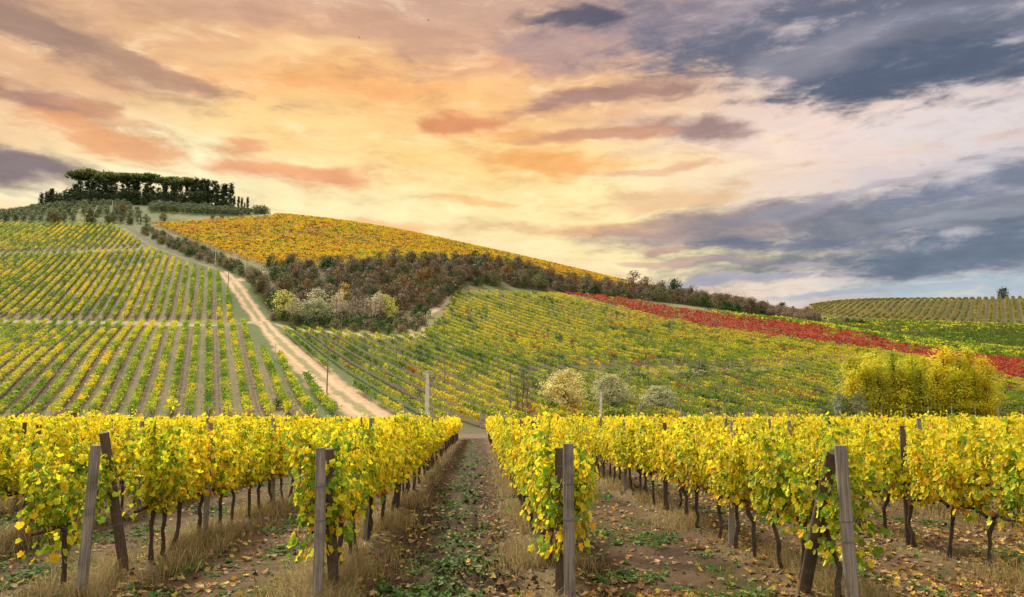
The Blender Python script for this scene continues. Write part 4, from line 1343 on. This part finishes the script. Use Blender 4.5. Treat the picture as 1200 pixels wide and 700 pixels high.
SCRUB = [plant_mesh(480 + i, 2.8, .1, 2.3, dome, 40, 10, .45, .38, p, [.45, .35, .2], .07, 10, twig=2, fill=.4) for i, p in enumerate([
    [(.065, .12, .035), (.10, .16, .045), (.05, .085, .03)], [(.17, .165, .06), (.21, .19, .085), (.13, .13, .05)], [(.23, .15, .095), (.19, .14, .095), (.15, .135, .065)]])]
PALE = [plant_mesh(490 + i, 6.5, .3, 3.2, egg, 60, 20, .5, .34, p, [.5, .35, .2], .12, 16, twig=3, fill=.4, trunk_c=WHITE * 1.5) for i, p in enumerate([
    [(.32, .36, .18), (.27, .31, .15), (.40, .42, .23)], [(.52, .52, .12), (.44, .45, .10), (.36, .38, .13)], [(.50, .46, .27), (.42, .40, .22), (.56, .51, .31)]])]
GOLD = plant_mesh(500, 8.5, 1.0, 2.2, egg, 45, 16, .5, .36, [(.64, .40, .03), (.52, .34, .04), (.40, .32, .05)], [.5, .3, .2], .15, 14, twig=2, fill=.4)
BIRCH = [plant_mesh(510 + i, 8.0, 1.5, 1.5, column, 30, 7, .55, .26, [(.44, .35, .27), (.37, .30, .23), (.50, .42, .27)], [.4, .4, .2], .09, 26, twig=5, fill=.3, up=.5, trunk_c=WHITE * 2.6) for i in range(3)]
POPLAR = [plant_mesh(520 + i, 10.2, .3, 1.9, flame, 120, 27, .44, .18, p, [.4, .32, .2, .12], .11, 40, twig=2, fill=.3, up=.55, trunk_c=WHITE * 1.2) for i, p in enumerate([
    [(.74, .62, .025), (.66, .60, .035), (.80, .62, .025), (.46, .48, .03)], [(.48, .49, .04), (.38, .42, .04), (.58, .53, .04), (.28, .33, .04)],
    [(.82, .62, .02), (.84, .68, .03), (.72, .58, .03), (.74, .55, .03)], [(.66, .60, .03), (.52, .53, .03), (.76, .62, .025), (.36, .40, .03)]])]
WILLOW = [plant_mesh(540 + i, 6.2, .2, 2.7, egg, 100, 44, .36, .20, p, [.5, .35, .25], .08, 40, twig=4, fill=.3, up=.6, trunk_c=WHITE * 1.5) for i, p in enumerate([
    [(.70, .62, .24), (.62, .54, .19), (.76, .68, .30)], [(.46, .46, .25), (.38, .39, .20), (.56, .55, .34)], [(.30, .35, .20), (.24, .29, .15), (.40, .44, .28)]])]
TWIGGY = [plant_mesh(550 + i, 7.0, 1.0, 1.1, column, 34, 3, .5, .14, [(.28, .24, .15), (.22, .19, .12)], [.5, .5], .055, 34, twig=6, fill=.3, up=.6, trunk_c=WHITE * 2.2) for i in range(2)]

# --- the hilltop: umbrella pines, cypresses, olive grove (photo column, distance, height)
def top_tree(name, kind, px, d, top_py, hm, label, cat, group=None, sx=1.0, i=None):
    """height set so that the crown reaches the given line of the photograph"""
    xy = at(px, d); z = float(base_h(*xy)) - .1
    hh = CAM_H + float(pdir(px, top_py)[1]) * d - z
    fam = {'p': PINE, 'c': CYP, 'o': OAKD}[kind]; j = random.randrange(len(fam)) if i is None else i
    s = hh / hm
    return put_tree(name, (kind, j), fam[j], xy, label, cat, group, s, sx=sx)


for n_, (px, d, tp, sx, lab) in enumerate([
        (94, 452, 201, .8, 'umbrella pine with the highest dark crown at the left of the hilltop grove'), (102, 458, 199, .85, 'umbrella pine second from the left in the hilltop grove, tall broad crown'),
        (118, 455, 204, .95, None), (131, 460, 204, .9, None), (145, 454, 203, 1.0, None), (160, 458, 205, .95, None), (174, 455, 204.5, 1.0, 'umbrella pine just left of the gap in the hilltop pine crowns'),
        (190, 456, 209, .95, 'umbrella pine just right of the gap in the hilltop pine crowns'), (205, 460, 209, 1.0, None), (217, 455, 209.5, 1.0, None), (226, 458, 212, .65, 'rightmost umbrella pine of the hilltop grove, beside the bare-topped cypresses')]):
    top_tree('umbrella_pine', 'p', px, d, tp, 17.9, lab or 'umbrella pine with a flat dark green crown inside the hilltop grove', 'pine tree', None if lab else 'umbrella pines inside the hilltop grove', sx * 1.3)
cy = [(80, 220), (84, 213), (88, 215), (93, 212), (98, 210), (103, 211), (108, 212), (116, 211), (121, 210), (126, 212), (130, 211), (135, 213), (140, 210), (148, 213), (152, 210), (157, 213), (162, 211), (167, 214), (172, 212),
      (177, 215), (184, 218), (189, 214), (194, 213), (199, 213), (206, 216), (211, 213), (216, 215), (222, 217), (228, 214), (233, 213), (238, 214), (243, 213.5), (249, 215.5), (254, 219), (258, 220), (262, 219.5), (268, 217)]
for px, tp in cy:
    top_tree('cypress', 'c', px + random.uniform(-.8, .8), 446 + random.uniform(-4, 4), tp + (1 if px < 226 else -3) + random.uniform(-2, 2.5), 14.3, 'dark cypress standing tightly among the pines of the hilltop grove', 'cypress', 'cypresses of the hilltop grove', sx=random.uniform(1.1, 1.5))
for px, tp, lab in [(273.5, 230, 'slim short cypress next to the right edge of the hilltop grove'), (278, 230.5, 'slender cypress second in the line of separate cypresses right of the grove'), (282, 232, 'slender cypress in the middle of the separate cypresses right of the grove'),
                    (290.5, 231.5, 'last cypress at the right of the hilltop line, standing apart'), (286, 238, 'smallest cypress of the separate line right of the grove')]:
    top_tree('cypress', 'c', px, 446, tp, 14.3, lab, 'cypress', sx=.95, i=0)
for px, tp, lab in [(46, 226, 'leftmost cypress of the small clump left of the grove'), (53, 224.5, 'second cypress of the small clump left of the grove'), (57, 223, 'third cypress of the small clump left of the grove'), (60, 221, 'tallest cypress of the small clump left of the grove')]:
    top_tree('cypress', 'c', px, 446, tp, 14.3, lab, 'cypress', sx=1.3, i=1)
for px, tp, lab in [(64, 228, 'dark broad tree closing the small cypress clump on its right'), (71, 228, 'low dark tree between the small cypress clump and the grove')]:
    top_tree('broad_tree', 'o', px, 446, tp, 8.8, lab, 'tree', sx=.75)
for px in (78, 86, 93, 101, 110, 119, 128, 137, 147, 158, 169, 180, 190, 201, 212, 224, 236):
    top_tree('broad_tree', 'o', px, 440 + random.uniform(-2, 3), 223 + random.uniform(-3, 3) + (px - 78) * .03, 8.8, 'dark bushy tree filling the foot of the hilltop grove', 'tree', 'bushy trees at the foot of the hilltop grove')
# olive grove on the left shoulder and its strip to the right
ol = []
for row in range(7):
    d = 371 + row * 8.6
    for j in range(40):
        px = -60 + j * 9.0 * 400 / d + (row % 2) * 3 + random.uniform(-1.2, 1.2)
        if px > 176 - row * 4: continue
        if 92 < px < 124 and row < 2: continue
        ol.append((px, d))
for row, (d, a, b) in enumerate([(405, 178, 285), (412, 176, 296), (420, 180, 302), (428, 185, 312)]):
    px = a
    while px < b:
        ol.append((px + random.uniform(-.6, .6), d)); px += 5.0
random.shuffle(ol)
for px, d in ol[:300]:
    i = random.randrange(4)
    left = px < 177
    put_tree('olive_tree', ('ol', i), OLIVE[i], at(px, d), 'small grey-green olive tree in the grove on the left shoulder of the hill' if left else 'small grey-green olive tree in the strip below the cypresses', 'olive tree',
             'olive trees on the left shoulder' if left else 'olive trees below the cypresses', random.uniform(.68, .95))
for px, tp, d, i, s_, lab, nm in [(108, 240, 365, 0, 1.0, 'big round green tree standing below the olive grove', 'round_tree'), (65, 247, 362, 1, .8, 'round brownish-green tree below the left part of the olive grove', 'round_tree'),
                              (144, 232, 392, 1, .75, 'ochre autumn tree with a thin top before the hilltop grove', 'autumn_tree'), (129, 249, 368, 0, .55, 'low green bush right of the big round tree', 'bush'),
                              (152, 251, 368, 0, .5, 'dark small bush at the edge of the olive grove above the road', 'bush'), (192, 248, 378, 1, .6, 'low olive-brown bush above the tip of the orange vineyard', 'bush'),
                              (249, 253, 388, 0, .35, 'left one of two dark bushes above the orange vineyard', 'bush'), (260, 253, 388, 0, .35, 'right one of two dark bushes above the orange vineyard', 'bush')]:
    put_tree(nm, ('rd', i), ROUND[i], at(px, d), lab, 'bush' if nm == 'bush' else 'tree', None, s_)
for px, lab in [(301, 'umbrella-shaped small tree at the left of the tiny trio at the hill edge'), (306, 'small tree in the middle of the tiny trio at the hill edge'), (311, 'last small tree of the tiny trio at the hill edge')]:
    put_tree('small_tree', ('ol', 1), OLIVE[1], at(px, 438), lab, 'tree', None, 1.35)

# --- the wood in the hollow and its band along the ridge
W_TAIL = np.array([at(*p) for p in [(890, 290), (890, 335), (940, 345), (955, 345), (955, 300), (935, 285)]])
W_LOW = np.array([at(*p) for p in [(318, 196), (340, 206), (440, 205), (500, 208), (492, 180), (455, 174), (400, 181), (345, 189)]])


def poisson(poly, r, n_try=9000):
    lo, hi = poly.min(0), poly.max(0); pts = []
    cand = rng.uniform(lo, hi, (n_try, 2)); cand = cand[inpoly(poly, cand[:, 0], cand[:, 1])]
    for c in cand:
        if all((c[0] - p[0]) ** 2 + (c[1] - p[1]) ** 2 > r * r for p in pts): pts.append(c)
    return np.array(pts)


W_LAB = ['brown half-bare tree in the hillside wood', 'grey-brown bare-twigged tree in the hillside wood', 'rust-coloured autumn tree in the hillside wood', 'olive-green fading tree in the hillside wood', 'dull brown-green tree in the hillside wood']
wp = poisson(W_MAIN, 5.2)
for c in wp:
    u = rng.random()
    g = float(fbm(np.array(c[0] * .03), np.array(c[1] * .03), 2))
    if u < .06 or (g > .62 and u < .2):
        i = random.randrange(2)
        put_tree('evergreen_tree', ('ev', i), EVERG[i], c, 'dark evergreen tree among the brown trees of the hillside wood', 'tree', 'evergreen trees in the hillside wood', random.uniform(.5, .8))
    else:
        i = int(rng.choice(5, p=[.30, .16, .09, .22, .23]))
        put_tree('wood_tree', ('bt', i), BARE[i], c, W_LAB[i], 'tree', W_LAB[i].replace(' tree in', ' trees in'), random.uniform(.62, .98) * (.85 if c[1] < 225 else 1.0))
def mesh_arrays(me):
    V = np.zeros(len(me.vertices) * 3); me.vertices.foreach_get('co', V)
    F = np.zeros(len(me.loops), np.int32); me.loops.foreach_get('vertex_index', F)
    C = np.zeros(len(me.vertices) * 4); me.attributes['col'].data.foreach_get('color', C)
    return V.reshape(-1, 3), F.reshape(-1, 4), C.reshape(-1, 4)[:, :3]


SCR = [mesh_arrays(m[1]) for m in SCRUB]
mb = MB()
for c in poisson(W_MAIN, 5.6):
    V, F, C = SCR[int(rng.choice(3, p=[.22, .40, .38]))]
    a = rng.random() * 6.28; sc = rng.uniform(.85, 1.45)
    Rm = np.array([[math.cos(a), -math.sin(a), 0], [math.sin(a), math.cos(a), 0], [0, 0, .9]]) * sc
    mb.add(V @ Rm.T + np.array([c[0], c[1], float(base_h(*c)) - .1]), F, C * rng.uniform(.8, 1.15))
tag(mb.build('undergrowth', M_TREE), 'russet, olive and green undergrowth filling the hillside wood between its trees', 'undergrowth', kind='stuff')
for c in poisson(W_LOW, 3.2):
    i = int(rng.choice(3, p=[.62, .25, .13]))
    put_tree('bush', ('sc', i), SCRUB[i], c, ['dark green bush in the thicket above the right slope', 'olive-green bush in the thicket above the right slope', 'brownish bush in the thicket above the right slope'][i], 'bush',
             ['dark green', 'olive-green', 'brownish'][i] + ' bushes of the thicket', random.uniform(.55, .9))
for c in poisson(W_TAIL, 4.0):
    put_tree('bush', ('sc', 2), SCRUB[2], c, 'brown bush in the low thicket where the ridge wood runs out', 'bush', 'brown bushes at the end of the ridge wood', random.uniform(.9, 1.4))
for c in poisson(SCRUB_POLY, 2.7):
    i = int(rng.choice(3, p=[.32, .36, .32]))
    put_tree('bush', ('sc', i), SCRUB[i], c, ['green bush on the scrubby bank beside the upper dirt road', 'olive-brown bush on the scrubby bank beside the upper dirt road', 'reddish-brown bush on the scrubby bank beside the upper dirt road'][i], 'bush',
             ['green', 'olive-brown', 'reddish-brown'][i] + ' bushes on the road bank', random.uniform(.5, .95))
def sized(name, fam, fkey, i, px, base_d, top_py, hm, label, cat, sx=1.0, group=None):
    xy = at(px, base_d); z = float(base_h(*xy)) - .1
    s = (CAM_H + float(pdir(px, top_py)[1]) * base_d - z) / hm
    return put_tree(name, (fkey, i), fam[i], xy, label, cat, group, s, sx=sx)


for px, d, tp, i, sx, lab, nm in [(333, 198, 340, 1, 1.0, 'pale yellow-green rounded shrub at the left of the thicket', 'pale_shrub'), (347, 196, 349, 2, 1.0, 'small cream-coloured shrub between the two pale shrubs of the thicket', 'pale_shrub'),
                              (375, 201, 339, 2, 1.15, 'large cream-topped pale tree in the middle of the thicket', 'pale_tree'), (376, 193, 350, 0, 1.15, 'pale grey-green willow-like shrub in front of the cream-topped tree', 'pale_shrub'),
                              (362, 195, 352, 0, 1.0, 'grey-green rounded shrub left of the cream-topped tree', 'pale_shrub'), (398, 203, 342, 2, .8, 'cream-topped narrow tree directly under the golden tree', 'pale_tree'),
                              (443, 199, 344, 2, 1.0, 'cream-topped tree at the right end of the pale saplings', 'pale_tree'), (454, 199, 346, 1, .9, 'yellow-topped tree at the far right of the pale saplings', 'pale_tree')]:
    sized(nm, PALE, 'pl', i, px, d, tp, 6.9, lab, 'shrub' if 'shrub' in nm else 'tree', sx * 1.1)
sized('golden_tree', [GOLD], 'gd', 0, 404, 214, 331, 8.9, 'golden yellow tree standing out of the brown wood', 'tree')
for j, px in enumerate([395, 402, 409, 414, 420, 426, 431, 436, 441, 447, 417, 429]):
    i = j % 3
    sized('bare_sapling', BIRCH, 'bi', i, px, 192 + (j % 4) * 2, 346 + (j * 7 % 5) * 1.4, 8.4, 'pinkish-grey bare sapling in the pale stand within the thicket', 'tree', 1.0, 'bare saplings of the thicket')
for px, d, tp, i, lab in [(659, 292, 313, 0, None)]:
    pass
# tall skyline trees of the ridge band
for px, d, tp, i, lab in [(743, 292, 319, 0, 'tallest brown tree on the ridge where the orange hill ends'), (758, 292, 325, 2, 'rust-brown ridge tree right of the tallest one'), (775, 290, 330, 4, 'brown-green ridge tree in the middle of the skyline wood'),
                          (811, 288, 336, 0, 'brown skyline tree over the crimson vines'), (824, 290, 339, 3, 'olive-brown skyline tree over the crimson vines'), (852, 285, 344, 1, 'grey bare skyline tree right of the crimson vines start'), (881, 280, 350, 3, 'rounded olive tree at the right end of the ridge wood'), (868, 284, 350, 1, 'thin grey tree left of the rounded tree at the end of the ridge wood')]:
    sized('ridge_tree', BARE, 'bt', i, px, d, tp, 6.1, lab, 'tree', .8)
sized('evergreen_tree', EVERG, 'ev', 0, 789, 290, 327, 6.9, 'dark green tree standing out on the ridge skyline', 'tree', .9)
for px, tp, lab in [(527, 305, 'left one of two small dark cypresses below the orange vineyard'), (533, 304.5, 'right one of two small dark cypresses below the orange vineyard')]:
    sized('cypress', CYP, 'c', 0, px, 306, tp, 14.3, lab, 'cypress', 1.6)
# far right: trees on the skyline
for px, d, tp, i, sx, lab in [(897.5, 520, 354.5, 0, .9, 'small dark round tree first right of the ridge wood on the skyline'), (905.5, 520, 357.5, 1, .8, 'tiny dark bush between two skyline trees right of the ridge wood'), (916, 520, 355, 0, 1.2, 'wide dark tree in the skyline trio right of the ridge wood'), (929, 530, 359, 1, .9, 'tiny separate dark tree right of the skyline trio')]:
    sized('skyline_tree', OAKD, 'o', i, px, d, tp, 8.8, lab, 'tree', sx)
sized('skyline_tree', OAKD, 'o', 0, 1177, 556, 338, 8.8, 'lone round tree on the skyline of the far right hill', 'tree', .95)
sized('cypress', CYP, 'c', 1, 1042, 556, 349.5, 14.3, 'single tiny dark cypress on the crest of the far right hill', 'cypress', 2.3)
for px, d, tp, i, lab in [(945, 330, 359, 2, 'ochre tree on the slope left of the far right vineyards'), (985, 325, 371, 1, 'greyish shrub right of the ochre tree'), (975, 325, 377, 3, 'small tan shrub between the ochre tree and the greyish shrub'), (990, 322, 378, 4, 'low brown shrub at the edge of the green vineyard')]:
    sized('autumn_tree' if i == 2 else 'shrub', BARE, 'bt', i, px, d, tp, 6.1, lab, 'tree' if i == 2 else 'shrub')
for px in (992, 1000, 1008):
    put_tree('bush', ('sc', 0), SCRUB[0], at(px, 310), 'low dark bush in the hollow before the green vineyard', 'bush', 'low bushes in the hollow', 1.0)
# --- young poplars and willows at the foot of the right slope
pop = [(994, 94, 415, 1), (1006, 98, 417, 1), (1020, 95, 411, 3), (1033, 99, 416, 0), (1047, 94, 409, 1), (1060, 98, 418, 3), (1074, 95, 413, 0), (1087, 100, 416, 2), (1104, 96, 403, 0), (1112, 100, 409, 2), (1124, 95, 415, 2), (1137, 97, 407, 2), (1148, 99, 417, 2), (1157, 94, 426, 0),
       (1000, 92, 432, 3), (1013, 93, 428, 0), (1027, 92, 426, 1), (1041, 96, 424, 3), (1054, 92, 431, 0), (1067, 93, 425, 3), (1081, 92, 429, 1), (1095, 93, 423, 0), (1118, 92, 428, 3), (1131, 92, 432, 2), (1143, 93, 430, 0), (1152, 92, 440, 2)]
for j, (px, d, tp, i) in enumerate(pop):
    lab = {0: 'greenest young poplar at the left end of the yellow poplar clump', 8: 'tallest yellow poplar of the clump at the foot of the right slope', 13: 'short golden poplar at the right end of the clump'}.get(j)
    sized('poplar', POPLAR, 'po', i, px, d, tp, 10.7, lab or ('green-yellow young poplar in the left half of the poplar clump' if px < 1070 else 'golden yellow young poplar in the right half of the poplar clump'), 'poplar',
          1.5, None if lab else ('green-yellow poplars' if px < 1070 else 'golden poplars'))
for px, d, tp, i, sx, lab in [(663, 97, 432, 0, 1.05, 'rounded straw-coloured willow bush behind the vines, right of the path'), (715, 99, 439, 1, 1.15, 'thin grey-green willow bush beside the short leaning pole'), (771, 95, 452, 1, 1.25, 'low grey-green willow bush right of the short leaning pole'),
                          (984, 92, 459, 2, .75, 'silvery grey willow bush at the left foot of the poplars'), (1005, 91, 458, 1, .7, 'dark grey-green willow bush under the left poplars')]:
    sized('willow_bush', WILLOW, 'wi', i, px, d, tp, 6.6, lab, 'willow bush', sx * 1.3)
for px, d, tp, i, lab in [(612, 92, 430, 0, 'thin bare sapling nearest the thin pole above the path'), (618, 93, 434, 1, 'thin bare sapling right beside another above the path end'), (606, 93, 446, 1, 'shorter bare sapling just right of the thin pole')]:
    sized('bare_sapling', TWIGGY, 'tw', i, px, d, tp, 7.4, lab, 'tree')
sized('bush', SCRUB, 'sc', 1, 325, 108, 467, 3.1, 'olive-green bush at the foot of the left vine rows', 'bush', .85)
sized('bush', SCRUB, 'sc', 1, 86, 108, 476, 3.1, 'brownish-green bush at the bottom of the left slope rows', 'bush', .9)

# ------------------------------------------------------------------ poles
def pole(px, d, top_py, r, mat, label, base_py=None, lean=0.0, fitting=False):
    x, y = at(px, d)
    if base_py: x, y = unproj(px, base_py, 85, 460); d = y
    z = float(base_h(x, y)); h = CAM_H + float(pdir(px, top_py)[1]) * d - z
    mb = MB(); t = np.linspace(0, 1, 6)
    v, f = tube(np.stack([lean * h * t, 0 * t, -.4 + (h + .4) * t], 1), r * (1.1 - .3 * t), 8); mb.add(v, f, WHITE, True)
    o = mb.build('pole', mat); o.location = (x, y, z); tag(o, label, 'pole')
    if fitting:
        mb = MB(); v, f = tube([(0, 0, h - .02), (0, 0, h + .10), (0, 0, h + .12)], [r * 1.25, r * 1.2, .01], 8); mb.add(v, f, WHITE * .8); mb.build('cap', mat, o)
        mb = MB(); v, f = tube([(-.55, 0, h - .30), (.55, 0, h - .30)], [.07, .07], 5); mb.add(v, f, WHITE * .7); arm = mb.build('crossarm', mat, o)
        for s_ in (-.45, .45):
            mb = MB(); v, f = tube([(s_, 0, h - .26), (s_, 0, h - .12), (s_, 0, h - .04)], [.05, .07, .03], 6); mb.add(v, f, WHITE * .8); mb.build('insulator', M_CONC, arm)
    else:
        mb = MB(); v, f = tube([(lean * h, 0, h - .03), (lean * h, 0, h + .05), (lean * h, 0, h + .06)], [r * 1.02, r * 1.05, .01], 8); mb.add(v, f, WHITE * .7); mb.build('cap', mat, o)
    return o


pole(501, 79, 436, .21, M_CONC, 'thick pale concrete pole with a small crossarm, rising behind the left vines', fitting=True)
pole(383, 118, 409, .10, M_POST, 'brown wooden pole beside the dirt road on the slope', base_py=461)
pole(702, 84, 459, .14, M_CONC, 'short pale pole leaning between the two willow bushes', lean=.06)
pole(598, 92, 434, .09, M_POST, 'thin grey pole above the far end of the central path')
pole(464, 0, 402, .085, M_POST, 'thin pole in the vines right of the road, left of two like it', base_py=430)
pole(521, 0, 418, .085, M_POST, 'thin pole in the vines above the thick concrete pole', base_py=454)
pole(427, 0, 384, .09, M_POST, 'thin pole at the lower edge of the thicket', base_py=411)
pole(400, 0, 371, .10, M_POST, 'pale pole against the dark green thicket', base_py=392)
pole(322, 0, 402, .07, M_CONC, 'short pale pole at the left verge of the dirt road', base_py=423)
pole(252, 0, 290, .13, M_CONC, 'pale pole on the scrubby bank under the orange vineyard', base_py=311)
pole(267, 0, 317, .11, M_POST, 'brown pole beside the bend of the dirt road', base_py=341)
pole(162, 0, 255, .14, M_CONC, 'pale pole at the top of the dirt road by the hilltop', base_py=276)
pole(198, 0, 272, .12, M_POST, 'leaning brown pole on the scrubby bank', base_py=289, lean=-.12)
pole(131, 0, 235, .16, M_CONC, 'small pale pole in front of the hilltop grove', base_py=249)
pole(289, 0, 302, .11, M_POST, 'thin pole at the lower corner of the orange vineyard', base_py=318)

# ------------------------------------------------------------------ two birds, very high
for px, py, d, s_, lab in [(502, 24, 170, 1.0, 'tiny dark bird gliding high in the middle of the sky'), (421, 44, 190, .9, 'tiny dark bird flying lower and left of the other bird')]:
    mb = MB()
    v, f = tube([(-.20, 0, 0), (-.1, 0, .01), (.08, 0, .02), (.2, 0, .03), (.24, 0, .02)], [.015, .055, .06, .03, .008], 6); mb.add(v, f, WHITE * .5, True)
    b = mb.build('bird', M_BARK); x, y, z = pix3(px, py, d); b.location = (x, y, z); b.rotation_euler = (.2, .1, .6); b.scale = (s_, s_, s_)
    tag(b, lab, 'bird')
    for sd in (-1, 1):
        mb = MB(); P = np.array([(.1, 0, .03), (-.06, 0, .03), (-.02, sd * .28, .12), (.13, sd * .26, .12), (-.10, sd * .6, .06)])
        P = np.vstack([P, P - np.array([0, 0, .015])])
        mb.add(P, np.array([[0, 1, 2], [0, 2, 3], [3, 2, 4], [5, 7, 6], [5, 8, 7], [8, 9, 7]]), WHITE * .5); mb.build('wing', M_BARK, b)
